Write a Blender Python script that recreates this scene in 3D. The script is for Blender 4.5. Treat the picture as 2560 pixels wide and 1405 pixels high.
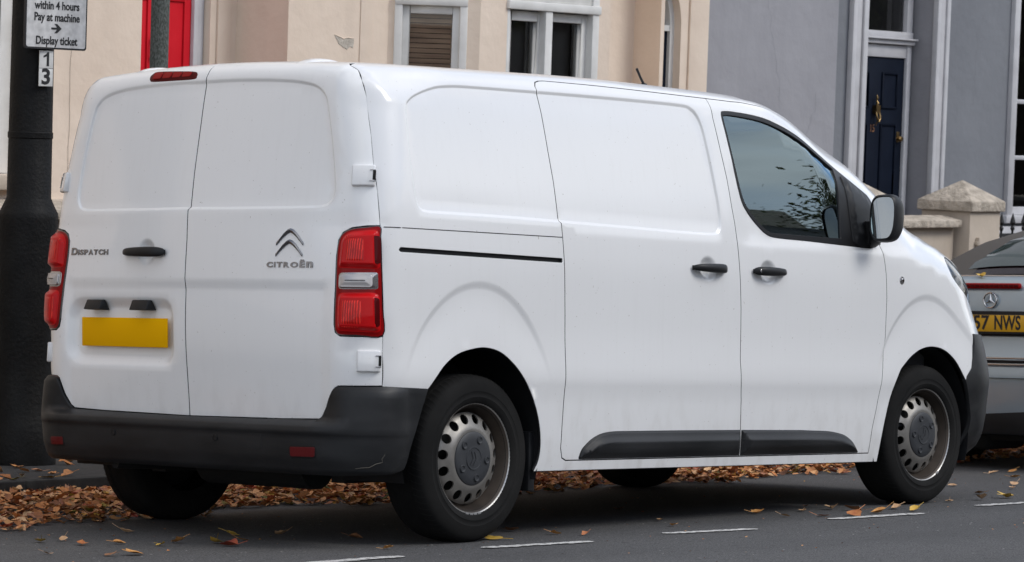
import bpy, bmesh, math, random
import numpy as np
from mathutils import Vector, Matrix, geometry
random.seed(7)
for o in list(bpy.data.objects): bpy.data.objects.remove(o)
SC=bpy.context.scene; COL=SC.collection
# ================= camera =================
CW=Vector((-8.24925580896947,-8.68380757268687,1.669347601737454))
RW=Vector((0.6451016229509242,-0.7633399610043247,0.034))
UW=Vector((0.020119400617213727,0.06145087240067516,0.997907310324962))
FW=Vector((0.7638318570110098,0.6430675658242393,-0.055))
cam=bpy.data.objects.new('camera',bpy.data.cameras.new('camera')); COL.objects.link(cam)
m=Matrix.Identity(4)
for i in range(3): m[i][0],m[i][1],m[i][2],m[i][3]=RW[i],UW[i],-FW[i],CW[i]
cam.matrix_world=m; cam.data.sensor_width=36; cam.data.lens=7643.2848/2560*36
cam.data.clip_start=.1; cam.data.clip_end=1500
cam.data.dof.use_dof=True; cam.data.dof.focus_distance=13.2; cam.data.dof.aperture_fstop=9
SC.camera=cam
SC.render.resolution_x=1024; SC.render.resolution_y=562
# ================= light =================
SUN_EL,SUN_AZ=math.radians(44),math.radians(-62)      # azimuth from +X toward +Y
sd=Vector((math.cos(SUN_EL)*math.cos(SUN_AZ),math.cos(SUN_EL)*math.sin(SUN_AZ),math.sin(SUN_EL)))
sun=bpy.data.objects.new('sun',bpy.data.lights.new('sun','SUN')); COL.objects.link(sun)
sun.data.energy=1.42; sun.data.angle=math.radians(24); sun.data.color=(1,.97,.92)
sun.rotation_euler=(-sd).to_track_quat('-Z','Y').to_euler(); sun.location=(0,0,20)
w=bpy.data.worlds.new('World'); SC.world=w; w.use_nodes=True
nt=w.node_tree; bg=nt.nodes['Background']
sky=nt.nodes.new('ShaderNodeTexSky'); sky.sky_type='NISHITA'; sky.sun_disc=False
sky.sun_elevation=SUN_EL; sky.sun_rotation=math.pi/2-SUN_AZ; sky.air_density=1.0; sky.dust_density=.5; sky.ozone_density=3.0
tc=nt.nodes.new('ShaderNodeTexCoord'); mp=nt.nodes.new('ShaderNodeMapping'); mp.inputs['Scale'].default_value=(1,1,2.6)
nz=nt.nodes.new('ShaderNodeTexNoise'); nz.inputs['Scale'].default_value=1.9; nz.inputs['Detail'].default_value=9; nz.inputs['Roughness'].default_value=.55
nz2=nt.nodes.new('ShaderNodeTexNoise'); nz2.inputs['Scale'].default_value=4.2; nz2.inputs['Detail'].default_value=6
rp=nt.nodes.new('ShaderNodeValToRGB'); rp.color_ramp.elements[0].position=.39; rp.color_ramp.elements[1].position=.58
rp2=nt.nodes.new('ShaderNodeValToRGB'); rp2.color_ramp.elements[0].position=.3; rp2.color_ramp.elements[0].color=(3.7,3.85,4.25,1); rp2.color_ramp.elements[1].position=.7; rp2.color_ramp.elements[1].color=(10,10.1,10.3,1)
mx=nt.nodes.new('ShaderNodeMix'); mx.data_type='RGBA'
L=nt.links.new
L(tc.outputs['Generated'],mp.inputs[0]); L(mp.outputs[0],nz.inputs[0]); L(mp.outputs[0],nz2.inputs[0])
L(nz.outputs[0],rp.inputs[0]); L(nz2.outputs[0],rp2.inputs[0]); L(rp.outputs[0],mx.inputs[0]); L(sky.outputs[0],mx.inputs[6]); L(rp2.outputs[0],mx.inputs[7])
L(mx.outputs[2],bg.inputs[0]); bg.inputs[1].default_value=.15
SC.view_settings.view_transform='Standard'; SC.view_settings.look='None'; SC.view_settings.gamma=1; SC.view_settings.exposure=.32
SC.render.engine='CYCLES'; SC.cycles.max_bounces=8; SC.cycles.transparent_max_bounces=8
# frames: the road frame leans against the level house frame (camber and slope of the street)
M3=Matrix(((0.9987593587346333,-0.002827472551552584,0.04971668672040229),(0,0.9983867172382049,0.056779951059515686),(-0.04979702339984196,-0.0567095075035149,0.9971480773782921)))
M4=M3.to_4x4()
SL=.0199
def zg(x): return -.0489+SL*x
# ================= materials =================
MAT={}
def pbsdf(name,col,rough=.5,metal=0,coat=0,coat_rough=.03,spec=.5,ior=None,trans=0,alpha=1):
    m=bpy.data.materials.new(name); m.use_nodes=True; b=m.node_tree.nodes['Principled BSDF']
    b.inputs['Base Color'].default_value=(*col,1); b.inputs['Roughness'].default_value=rough; b.inputs['Metallic'].default_value=metal
    b.inputs['Coat Weight'].default_value=coat; b.inputs['Coat Roughness'].default_value=coat_rough; b.inputs['Specular IOR Level'].default_value=spec
    b.inputs['Transmission Weight'].default_value=trans
    if ior: b.inputs['IOR'].default_value=ior
    MAT[name]=m; return m
def nod(m,t): return m.node_tree.nodes.new(t)
def varied(name,c1,c2,scale=6,rough=.8,bump=.0,bscale=40,bdist=.01,stretch=(1,1,1),lo=.35,hi=.65,coord='Object',detail=6,**k):
    """two-colour noise with optional bump"""
    m=pbsdf(name,c1,rough,**k); b=m.node_tree.nodes['Principled BSDF']; ln=m.node_tree.links.new
    tc=nod(m,'ShaderNodeTexCoord'); mp=nod(m,'ShaderNodeMapping'); mp.inputs['Scale'].default_value=stretch; ln(tc.outputs[coord],mp.inputs[0])
    n=nod(m,'ShaderNodeTexNoise'); n.inputs['Scale'].default_value=scale; n.inputs['Detail'].default_value=detail; ln(mp.outputs[0],n.inputs[0])
    r=nod(m,'ShaderNodeValToRGB'); r.color_ramp.elements[0].position=lo; r.color_ramp.elements[1].position=hi
    r.color_ramp.elements[0].color=(*c1,1); r.color_ramp.elements[1].color=(*c2,1); ln(n.outputs[0],r.inputs[0]); ln(r.outputs[0],b.inputs['Base Color'])
    if bump:
        n2=nod(m,'ShaderNodeTexNoise'); n2.inputs['Scale'].default_value=bscale; n2.inputs['Detail'].default_value=5; ln(tc.outputs[coord],n2.inputs[0])
        bp=nod(m,'ShaderNodeBump'); bp.inputs['Strength'].default_value=bump; bp.inputs['Distance'].default_value=bdist; ln(n2.outputs[0],bp.inputs['Height']); ln(bp.outputs[0],b.inputs['Normal'])
    return m
def mixcol(m,fac,c1sock,c2):
    x=nod(m,'ShaderNodeMix'); x.data_type='RGBA'; m.node_tree.links.new(fac,x.inputs[0]); m.node_tree.links.new(c1sock,x.inputs[6]); x.inputs[7].default_value=(*c2,1); return x.outputs[2]
def ramp(m,sock,a,b):
    r=nod(m,'ShaderNodeMapRange'); r.inputs[1].default_value=a; r.inputs[2].default_value=b; m.node_tree.links.new(sock,r.inputs[0]); return r.outputs[0]
def mul(m,a,b):
    r=nod(m,'ShaderNodeMath'); r.operation='MULTIPLY'; m.node_tree.links.new(a,r.inputs[0])
    if isinstance(b,float): r.inputs[1].default_value=b
    else: m.node_tree.links.new(b,r.inputs[1])
    return r.outputs[0]
def noise(m,vec,scale,detail=4,stretch=None):
    if stretch is not None:
        mp=nod(m,'ShaderNodeMapping'); mp.inputs['Scale'].default_value=stretch; m.node_tree.links.new(vec,mp.inputs[0]); vec=mp.outputs[0]
    n=nod(m,'ShaderNodeTexNoise'); n.inputs['Scale'].default_value=scale; n.inputs['Detail'].default_value=detail; m.node_tree.links.new(vec,n.inputs[0]); return n.outputs[0]
def van_paint(name,col,dirt):
    m=pbsdf(name,col,.32,coat=.9,coat_rough=.035); b=m.node_tree.nodes['Principled BSDF']; ln=m.node_tree.links.new
    tc=nod(m,'ShaderNodeTexCoord').outputs['Object']
    rgb=nod(m,'ShaderNodeRGB'); rgb.outputs[0].default_value=(*col,1)
    st=ramp(m,noise(m,tc,5,7,(9,9,.35)),.52,.85)              # rain streaks
    c=mixcol(m,mul(m,st,.13*dirt),rgb.outputs[0],(.50,.48,.45))
    cl=ramp(m,noise(m,tc,1.3,5),.42,.75)
    c=mixcol(m,mul(m,cl,.15*dirt),c,(.56,.55,.53))
    sx=nod(m,'ShaderNodeSeparateXYZ'); ln(tc,sx.inputs[0])
    spl=ramp(m,noise(m,tc,16,8,(1,1,.5)),.46,.72); low=ramp(m,sx.outputs[2],.62,.24)   # road splash thrown up from the wheels
    c=mixcol(m,mul(m,mul(m,spl,low),.30),c,(.36,.33,.29))
    sp=ramp(m,noise(m,tc,95,2),.735,.76)
    c=mixcol(m,mul(m,sp,.55),c,(.25,.21,.16))
    ln(c,b.inputs['Base Color'])
    rr=nod(m,'ShaderNodeMapRange'); rr.inputs[3].default_value=.03; rr.inputs[4].default_value=.03+.22*dirt; ln(noise(m,tc,2.2,5),rr.inputs[0]); ln(rr.outputs[0],b.inputs['Coat Roughness'])
    nb=noise(m,tc,1.6,2); bp=nod(m,'ShaderNodeBump'); bp.inputs['Strength'].default_value=.25; bp.inputs['Distance'].default_value=.006; ln(nb,bp.inputs['Height']); ln(bp.outputs[0],b.inputs['Normal']); ln(bp.outputs[0],b.inputs['Coat Normal'])
    return m
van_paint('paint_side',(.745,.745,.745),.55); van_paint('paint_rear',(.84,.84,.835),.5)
varied('black_plastic',(.008,.0085,.0095),(.014,.0145,.016),5,.45,spec=.28,bump=.25,bscale=500,bdist=.001)
varied('black_bumper',(.0075,.008,.009),(.019,.0195,.021),3,.47,spec=.30,bump=.3,bscale=600,bdist=.001,stretch=(1,1,3))
pbsdf('rubber_trim',(.006,.006,.007),.42,spec=.3)
varied('tyre_rubber',(.007,.007,.007),(.014,.0135,.013),5,.82,spec=.15,bump=.3,bscale=60,bdist=.002)
varied('rim_steel',(.19,.18,.165),(.28,.265,.245),7,.42,metal=.55,bump=.1,bscale=60,bdist=.001)
varied('rim_dirty',(.030,.024,.020),(.075,.058,.045),5,.5,metal=.4)
varied('hub_plastic',(.018,.020,.024),(.030,.032,.036),9,.55)
pbsdf('rim_edge',(.42,.41,.39),.35,metal=.8); pbsdf('lead',(.38,.38,.38),.5,metal=.6)
pbsdf('dark_void',(.004,.004,.004),.9); pbsdf('underbody',(.012,.012,.012),.85); pbsdf('interior',(.035,.037,.04),.75); pbsdf('seat_cloth',(.03,.032,.036),.9)
pbsdf('chrome',(.50,.50,.51),.12,metal=1); pbsdf('badge_chrome',(.24,.24,.25),.25,metal=.9)
pbsdf('plate_yellow',(.82,.42,.0015),.7,spec=.05); pbsdf('plate_yellow_bright',(.62,.33,.012),.4)
pbsdf('lamp_red',(.50,.004,.006),.3,coat=.12,coat_rough=.05,spec=.12); pbsdf('lamp_red_dark',(.075,.001,.002),.35,coat=.08,spec=.12); pbsdf('lamp_red_deep',(.24,.002,.003),.35,coat=.08,spec=.12)
pbsdf('lamp_black',(.010,.004,.005),.2,coat=.6); pbsdf('lamp_silver',(.38,.37,.37),.22,metal=.8)
pbsdf('reflector_red',(.10,.003,.005),.4,spec=.3)
pbsdf('lens_grey',(.46,.44,.435),.25,metal=.4); m=pbsdf('lamp_optic',(.4,.003,.006),.3,coat=.2,coat_rough=.03,spec=.2); b=m.node_tree.nodes['Principled BSDF']; tc=nod(m,'ShaderNodeTexCoord').outputs['Object']
w_=nod(m,'ShaderNodeTexWave'); w_.bands_direction='Y'; w_.inputs['Scale'].default_value=34; w_.inputs['Distortion'].default_value=1.2; w_.inputs['Detail'].default_value=2; w_.inputs['Detail Scale'].default_value=2.5; m.node_tree.links.new(tc,w_.inputs[0])
n_=noise(m,tc,28,3); r_=nod(m,'ShaderNodeValToRGB'); r_.color_ramp.elements[0].color=(.36,.003,.004,1); r_.color_ramp.elements[1].color=(.95,.035,.02,1); r_.color_ramp.elements[0].position=.15; r_.color_ramp.elements[1].position=.62
m.node_tree.links.new(mul(m,w_.outputs[1],n_),r_.inputs[0]); m.node_tree.links.new(r_.outputs[0],b.inputs['Base Color'])
def glass(name,tint,refl=1.0,rough=.0,tint2=(1,1,1)):
    m=bpy.data.materials.new(name); m.use_nodes=True; n=m.node_tree; n.nodes.clear(); ln=n.links.new
    o=n.nodes.new('ShaderNodeOutputMaterial'); t=n.nodes.new('ShaderNodeBsdfTransparent'); t.inputs[0].default_value=(*tint,1)
    g=n.nodes.new('ShaderNodeBsdfGlossy'); g.inputs['Roughness'].default_value=rough; g.inputs[0].default_value=(*tint2,1)
    f=n.nodes.new('ShaderNodeFresnel'); f.inputs[0].default_value=1.5; mu=n.nodes.new('ShaderNodeMath'); mu.operation='MULTIPLY'; mu.inputs[1].default_value=refl; mu.use_clamp=True
    mi=n.nodes.new('ShaderNodeMixShader'); ln(f.outputs[0],mu.inputs[0]); ln(mu.outputs[0],mi.inputs[0]); ln(t.outputs[0],mi.inputs[1]); ln(g.outputs[0],mi.inputs[2]); ln(mi.outputs[0],o.inputs[0]); MAT[name]=m; return m
glass('van_glass',(.30,.38,.36),2.5,tint2=(.76,.94,1.0)); glass('house_glass',(.85,.86,.86),1.0); glass('lens_clear',(.9,.9,.9),1.0); glass('lens_red',(.85,.03,.03),1.0)
pbsdf('mirror',(.27,.29,.30),.01,metal=1)
# ================= van body surface =================
PROF=[(.20,.16),(.135,.20),(.12,.32),(.116,.44),(.10,.58),(.084,.72),(.078,.85),(.079,.99),(.083,1.13),(.089,1.25),(.099,1.33),(.139,1.60),(.165,1.75),(.178,1.79),(.203,1.823),(.25,1.842),(.36,1.852),
 (.60,1.861),(1.02,1.876),(1.67,1.899),(2.30,1.905),(2.62,1.905),(2.82,1.897),(3.0,1.881),(3.16,1.856),(3.31,1.818),(3.49,1.757),(3.64,1.700),(3.75,1.655),(3.87,1.60),(4.0,1.527),(4.12,1.452),(4.22,1.39),
 (4.33,1.347),(4.46,1.312),(4.58,1.275),(4.68,1.225),(4.77,1.16),(4.84,1.08),(4.89,.99),(4.93,.90),(4.96,.80),(4.975,.70),(4.975,.60),(4.965,.46),(4.94,.36),(4.90,.28),(4.84,.22),(4.7,.19)]
def _cr(P,n=6):
    P=np.array(P,float); Q=np.vstack([2*P[0]-P[1],P,2*P[-1]-P[-2]]); o=[]
    for i in range(1,len(Q)-2):
        a,b,c,d=Q[i-1:i+3]
        for t in np.arange(n)/n: o.append(.5*((2*b)+(c-a)*t+(2*a-5*b+4*c-d)*t*t+(3*b-a-3*c+d)*t**3))
    o.append(P[-1]); return np.array(o)
_PC=_cr(PROF); _PC=np.vstack([_PC,_PC[:1]])
GX0,GZ0,GH=-.6,-.3,.01
def _grid():
    nx,nz=int(6.2/GH),int(2.7/GH); X,Z=np.meshgrid(GX0+GH*np.arange(nx),GZ0+GH*np.arange(nz),indexing='ij')
    P=np.stack([X.ravel(),Z.ravel()],1); best=np.full(len(P),1e9); ins=np.zeros(len(P),bool)
    for a,b in zip(_PC[:-1],_PC[1:]):
        e=b-a; w=P-a; L=e@e
        if L<1e-14: continue
        t=np.clip(w@e/L,0,1); d=((w-t[:,None]*e)**2).sum(1); best=np.minimum(best,d)
        c=(a[1]>P[:,1])!=(b[1]>P[:,1])
        with np.errstate(divide='ignore',invalid='ignore'): xx=(b[0]-a[0])*(P[:,1]-a[1])/(b[1]-a[1])+a[0]
        ins^=c&(P[:,0]<xx)
    return (np.sqrt(best)*np.where(ins,-1,1)).reshape(nx,nz)
_G=_grid()
def prof(x,z):
    u=np.clip((x-GX0)/GH,2,_G.shape[0]-4); v=np.clip((z-GZ0)/GH,2,_G.shape[1]-4)
    i=u.astype(int); j=v.astype(int); fu=u-i; fv=v-j
    def w(t): return (-.5*t+t*t-.5*t**3,1-2.5*t*t+1.5*t**3,.5*t+2*t*t-1.5*t**3,-.5*t*t+.5*t**3)
    wu,wv=w(fu),w(fv); o=0
    for a in range(4):
        for b in range(4): o=o+wu[a]*wv[b]*_G[i+a-1,j+b-1]
    return o
def ss(a,b,x):
    t=np.clip((x-a)/(b-a),0,1); return t*t*(3-2*t)
WZ=_cr([(0,.86),(.15,.900),(.25,.921),(.35,.934),(.45,.9415),(.52,.946),(.565,.951),(.61,.957),(.655,.957),(.71,.954),(.80,.951),(.92,.9515),(1.05,.9515),(1.15,.946),(1.25,.936),(1.4,.914),(1.6,.878),(1.75,.846),(1.9,.805),(2.2,.70)],8)
CZ=[.2,.45,.85,1.2,1.4,1.7,1.9]; CC=[.04,.04,.08,.125,.10,.05,.04]
RZ=[.2,.7,.85,1.2,1.35,1.5,1.65,1.75,1.9]; RR=[.19,.19,.15,.115,.125,.15,.175,.17,.12]
def F(x,y,z):
    y2=y*y
    cr=np.interp(z,CZ,CC)*(1-ss(.3,1.2,x)); cf=.19*ss(2.3,3.6,x)
    a=prof(x-cr*y2+cf*y2,z+.05*y2)
    W=np.interp(z,WZ[:,0],WZ[:,1])-.055*ss(3.7,4.7,x)*ss(.55,1.25,z)-.025*ss(3.2,3.8,x)*ss(1.15,1.4,z)
    b=np.abs(y)-W
    r=.095+(np.interp(z,RZ,RR)-.095)*(1-ss(.35,.7,x))+(.15*ss(2.8,3.4,x)-.03*ss(3.4,3.7,x)-.06*ss(3.95,4.3,x))*ss(1.0,1.2,z)+.285*ss(4.0,4.6,x)*(1-.75*ss(.95,1.22,z))
    u=np.maximum(a+r,0); v=np.maximum(b+r,0)
    return np.sqrt(u*u+v*v)-r+np.minimum(np.maximum(a+r,b+r),0)
def march(O,D,t0=0.,it=14):
    """outermost hit going out from inside along D"""
    t=np.zeros(len(O))+t0
    for _ in range(it):
        P=O+D*t[:,None]; f=F(P[:,0],P[:,1],P[:,2]); e=1e-3; P2=P+D*e
        g=(F(P2[:,0],P2[:,1],P2[:,2])-f)/e; g=np.where(g>.15,g,.6)
        t=t-np.clip(f/g,-.3,.3)
    return t
# charts: (s,v)->origin,dir
XP=4.15; YP=.55; RB=.35
def zpiv(x): return np.interp(x,[.1,2.6,2.9,3.2,3.5,3.8,4.15,4.3],[1.70,1.70,1.67,1.60,1.48,1.32,1.12,1.08])
def side_ray(s,v,sg):
    s=np.asarray(s,float); v=np.asarray(v,float)
    th=np.clip((s-XP)/RB,0,np.pi/2); over=np.maximum(s-XP-RB*np.pi/2,0)
    yo=np.interp(s,[0,3.4,XP],[.70,.70,YP])-over
    ox=np.minimum(s,XP); zp=zpiv(ox)
    ph=np.clip((v-zp)/.15,0,np.pi/2)
    O=np.stack([ox,sg*yo,np.minimum(v,zp)],1)
    D=np.stack([np.sin(th)*np.cos(ph),sg*np.cos(th)*np.cos(ph),np.sin(ph)],1)
    return O,D
def side_inv(P,sg):
    x,y,z=P[:,0],P[:,1]*sg,P[:,2]
    th=np.where(x>XP,np.arctan2(x-XP,y-YP),0); s=np.where(x>XP,XP+RB*np.clip(th,0,np.pi/2)+np.where(th>np.pi/2,YP-y,0),x)
    yo=np.interp(x,[0,3.4,XP],[.70,.70,YP]); zp=zpiv(np.minimum(x,XP))
    h=np.where(x>XP,np.hypot(x-XP,y-YP),y-yo)
    v=np.where(z>zp,zp+.15*np.arctan2(z-zp,h),z)
    return np.stack([s,v],1)
XR,YR,ZR=.36,.76,1.70
def rear_ray(s,v):
    s=np.asarray(s,float); v=np.asarray(v,float); a=np.abs(s); sg=np.where(s<0,-1.,1.)
    th=np.clip((a-YR)/.2,0,np.pi/2); ph=np.clip((v-ZR)/.15,0,np.pi/2)
    ov=np.maximum(a-YR-.1*np.pi,0)
    O=np.stack([XR+ov,sg*np.minimum(a,YR),np.minimum(v,ZR)],1)
    D=np.stack([-np.cos(th)*np.cos(ph),sg*np.sin(th)*np.cos(ph),np.sin(ph)],1)
    return O,D
def rear_inv(P):
    x,y,z=P[:,0],np.abs(P[:,1]),P[:,2]; sg=np.where(P[:,1]<0,-1.,1.)
    th=np.where(y>YR,np.arctan2(y-YR,XR-x),0); s=np.where(y>YR,YR+.2*th,y)
    h=np.where(y>YR,np.hypot(y-YR,XR-x),XR-x)
    v=np.where(z>ZR,ZR+.15*np.arctan2(z-ZR,h),z)
    return np.stack([s*sg,v],1)
def roof_ray(x,y):
    x=np.asarray(x,float); y=np.asarray(y,float)
    return np.stack([x,y,zpiv(x)],1),np.stack([x*0,x*0,x*0+1.],1)
CH={'R':lambda a,b:side_ray(a,b,-1.),'L':lambda a,b:side_ray(a,b,1.),'B':rear_ray,'T':roof_ray}
def surf(ch,A,disp=None,off=0.):
    A=np.asarray(A,float); O,D=CH[ch](A[:,0],A[:,1]); t=march(O,D)
    if disp is not None: t=t+disp(A[:,0],A[:,1])
    return O+D*(t+off)[:,None]
def surf_n(ch,A,disp=None,off=0.):
    e=.002; P=surf(ch,A,disp,off); dx=surf(ch,A+[e,0],disp,off)-surf(ch,A-[e,0],disp,off); dy=surf(ch,A+[0,e],disp,off)-surf(ch,A-[0,e],disp,off)
    n=np.cross(dx,dy); n/=np.linalg.norm(n,axis=1)[:,None]+1e-12
    O,D=CH[ch](A[:,0],A[:,1]); s=np.sign((n*D).sum(1)); s[s==0]=1
    return P,n*s[:,None]
# ---- 2-D polygon helpers ----
def dens(P,d=.012,closed=True):
    P=np.array(P,float); o=[]; n=len(P)
    for i in range(n if closed else n-1):
        a,b=P[i],P[(i+1)%n]; k=max(1,int(math.ceil(np.linalg.norm(b-a)/d)))
        for j in range(k): o.append(a+(b-a)*j/k)
    if not closed: o.append(P[-1])
    return np.array(o)
def area(P): x,y=P[:,0],P[:,1]; return .5*np.sum(x*np.roll(y,-1)-np.roll(x,-1)*y)
def fillet(P,r,n=6):
    """round the corners of a closed polygon; r one radius or a list"""
    P=np.array(P,float); N=len(P); r=[r]*N if not hasattr(r,'__len__') else r; o=[]
    for i in range(N):
        p,a,b=P[i],P[i-1],P[(i+1)%N]; ri=r[i]
        if ri<=0: o.append(p); continue
        la,lb=np.linalg.norm(a-p),np.linalg.norm(b-p); k=min(ri,la*.49,lb*.49); q0=p+(a-p)/la*k; q1=p+(b-p)/lb*k
        for j in range(n+1): t=j/n; o.append((1-t)**2*q0+2*t*(1-t)*p+t*t*q1)
    return np.array(o)
def smooth(P,n=5,closed=True):
    P=np.array(P,float); N=len(P); o=[]
    for i in range(N if closed else N-1):
        if closed: a,b,c,d=P[i-1],P[i],P[(i+1)%N],P[(i+2)%N]
        else: a,b,c,d=P[max(i-1,0)],P[i],P[i+1],P[min(i+2,N-1)]
        for j in range(n): t=j/n; o.append(.5*(2*b+(c-a)*t+(2*a-5*b+4*c-d)*t*t+(3*b-a-3*c+d)*t**3))
    if not closed: o.append(P[-1])
    return np.array(o)
def offs(P,d):
    """offset a closed polygon outward by d"""
    P=np.array(P,float); keep=np.linalg.norm(P-np.roll(P,1,0),axis=1)>1e-6; P=P[keep]
    if area(P)<0: P=P[::-1]
    e=np.roll(P,-1,0)-P; e/=np.linalg.norm(e,axis=1)[:,None]; n=np.stack([e[:,1],-e[:,0]],1); m=n+np.roll(n,1,0)
    k=np.maximum((m*n).sum(1),.5); return P+m/k[:,None]*d
def sdf(P,X):
    P=np.asarray(P,float); X=np.asarray(X,float); best=np.full(len(X),1e9); ins=np.zeros(len(X),bool)
    for i in range(len(P)):
        a=P[i]; b=P[(i+1)%len(P)]; e=b-a; L_=e@e
        if L_<1e-14: continue
        w=X-a; t=np.clip(w@e/L_,0,1); d=((w-t[:,None]*e)**2).sum(1); best=np.minimum(best,d)
        c=(a[1]>X[:,1])!=(b[1]>X[:,1])
        if abs(b[1]-a[1])>1e-12: ins^=c&(X[:,0]<(b[0]-a[0])*(X[:,1]-a[1])/(b[1]-a[1])+a[0])
    return np.sqrt(best)*np.where(ins,-1,1)
def pdist(P,X):
    P=np.asarray(P,float); best=np.full(len(X),1e9)
    for a,b in zip(P[:-1],P[1:]):
        e=b-a; w=X-a; t=np.clip(w@e/(e@e+1e-15),0,1); best=np.minimum(best,((w-t[:,None]*e)**2).sum(1))
    return np.sqrt(best)
class Feat:
    """sum of displacement terms + the curves that need a finer mesh"""
    def __init__(s): s.f=[]; s.c=[]
    def recess(s,P,depth,w,hard=1.):
        P=np.array(P); s.f.append(lambda A:-depth*ss(-w,w,-sdf(P,A)))
        for k in np.linspace(-w,w,7): s.c.append(np.vstack([offs(P,k),offs(P,k)[:1]]))
        return s
    def term(s,fn,curves=()): s.f.append(fn); s.c+=list(curves); return s
    def groove(s,P,depth,w):
        P=np.array(P); s.f.append(lambda A:-depth*(1-ss(0,w,pdist(P,A))))
        t=np.gradient(P,axis=0); t/=np.linalg.norm(t,axis=1)[:,None]+1e-9; n=np.stack([-t[:,1],t[:,0]],1)
        for k in (-w,-w*.5,0,w*.5,w): s.c.append(P+n*k)
        return s
    def __call__(s,a,b):
        A=np.stack([np.asarray(a,float),np.asarray(b,float)],1); o=np.zeros(len(A))
        for f in s.f: o=o+f(A)
        return o
def new_obj(name,me,parent=None,mat=None,M=None):
    o=bpy.data.objects.new(name,me); COL.objects.link(o)
    if mat is not None: me.materials.append(MAT[mat])
    if parent is not None: o.parent=parent
    if M is not None: o.matrix_basis=M
    return o
def tri_domain(outer,holes=(),res=.03,curves=()):
    """constrained triangulation of a polygon with holes -> pts (n,2), tris"""
    loops=[outer]+list(holes); pts=[]; edges=[]
    for lp in loops:
        k=len(pts); n=len(lp); pts+=list(lp); edges+=[(k+i,k+(i+1)%n) for i in range(n)]
    brd=np.array(pts)
    def inside(X,m):
        d=-sdf(outer,X)
        for h in holes: d=np.minimum(d,sdf(h,X))
        return d>m
    for c in curves:
        c=dens(c,.014,False); ok=inside(c,.0025); prev=-1
        for i in range(len(c)):
            if ok[i]:
                pts.append(c[i]); 
                if prev==i-1 and i>0: edges.append((len(pts)-2,len(pts)-1))
                prev=i
    lo=outer.min(0); hi=outer.max(0); xs=np.arange(lo[0]+res*.5,hi[0],res); ys=np.arange(lo[1]+res*.5,hi[1],res)
    G=np.array([(x+(j%2)*res*.5,y) for j,y in enumerate(ys) for x in xs]).reshape(-1,2)
    if len(G): G=G[inside(G,res*.45)]
    if len(curves) and len(G):
        Q=np.array(pts[len(brd):]) if len(pts)>len(brd) else brd
        keep=np.ones(len(G),bool)
        for i in range(0,len(G),400): keep[i:i+400]=(((G[i:i+400,None]-Q[None])**2).sum(2).min(1)>(res*.45)**2)
        G=G[keep]
    pts+=list(G)
    r=geometry.delaunay_2d_cdt([Vector((float(a),float(b))) for a,b in pts],edges,[],0,1e-6)
    V=np.array([(v.x,v.y) for v in r[0]]); T=np.array([f for f in r[2] if len(f)==3])
    cen=V[T].mean(1); T=T[inside(cen,0)]
    a=V[T[:,1]]-V[T[:,0]]; b=V[T[:,2]]-V[T[:,0]]; ar=a[:,0]*b[:,1]-a[:,1]*b[:,0]; T[ar<0]=T[ar<0][:,::-1]
    used=np.unique(T); mp=-np.ones(len(V),int); mp[used]=np.arange(len(used)); return V[used],mp[T]
def panel(name,ch,outer,holes=(),mat='paint_side',parent=None,disp=None,res=.035,gap=.0036,off=0.,flange=.018,curves=None,hgap=None):
    outer=np.array(outer,float)
    if area(outer)<0: outer=outer[::-1]
    outer=dens(offs(outer,-gap) if gap else outer,.012)
    hs=[dens(offs(h,gap if hgap is None else hgap),.012) for h in holes]
    V,T=tri_domain(outer,hs,res,disp.c if (disp is not None and curves is None) else (curves or ()))
    P,N=surf_n(ch,V,disp,off)
    fn=np.cross(P[T[:,1]]-P[T[:,0]],P[T[:,2]]-P[T[:,0]]); 
    if (fn*N[T[:,0]]).sum()<0: T=T[:,::-1]
    verts=P.tolist(); faces=T.tolist(); norms=N.tolist(); nface=len(faces)
    if flange:
        ed={}
        for t in T:
            for i in range(3): ed[(t[i],t[(i+1)%3])]=1
        be=[e for e in ed if (e[1],e[0]) not in ed]
        O,D=CH[ch](V[:,0],V[:,1]); fl=min(flange,.0016)
        # outward in-plane direction for a tiny rolled edge
        bv=sorted({i for e in be for i in e}); nxt={a:b for a,b in be}; prv={b:a for a,b in be}; id1={}; id2={}
        for i in bv:
            a=P[prv.get(i,i)]; b=P[nxt.get(i,i)]; t=b-a; t/=np.linalg.norm(t)+1e-9; o_=np.cross(t,N[i])
            q=P[i]-N[i]*fl+o_*.0012; id1[i]=len(verts); verts.append(q.tolist()); norms.append(((N[i]+o_)/np.linalg.norm(N[i]+o_)).tolist())
            q2=q-N[i]*flange; id2[i]=len(verts); verts.append(q2.tolist()); norms.append(o_.tolist())
        for a,b in be:
            faces.append([b,a,id1[a],id1[b]]); faces.append([id1[b],id1[a],id2[a],id2[b]])
    me=bpy.data.meshes.new(name); me.from_pydata(verts,[],faces); me.update()
    me.polygons.foreach_set('use_smooth',[True]*len(me.polygons))
    me.normals_split_custom_set_from_vertices([Vector(n) for n in norms])
    o=new_obj(name,me,parent,mat)
    if flange and mat.startswith('paint'):      # deep flange coloured black to put the shade into the shut lines
        me.materials.append(MAT['rubber_trim']); nb=(len(faces)-nface)//2
        for k in range(nb): me.polygons[nface+2*k+1].material_index=1
    return o
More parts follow.
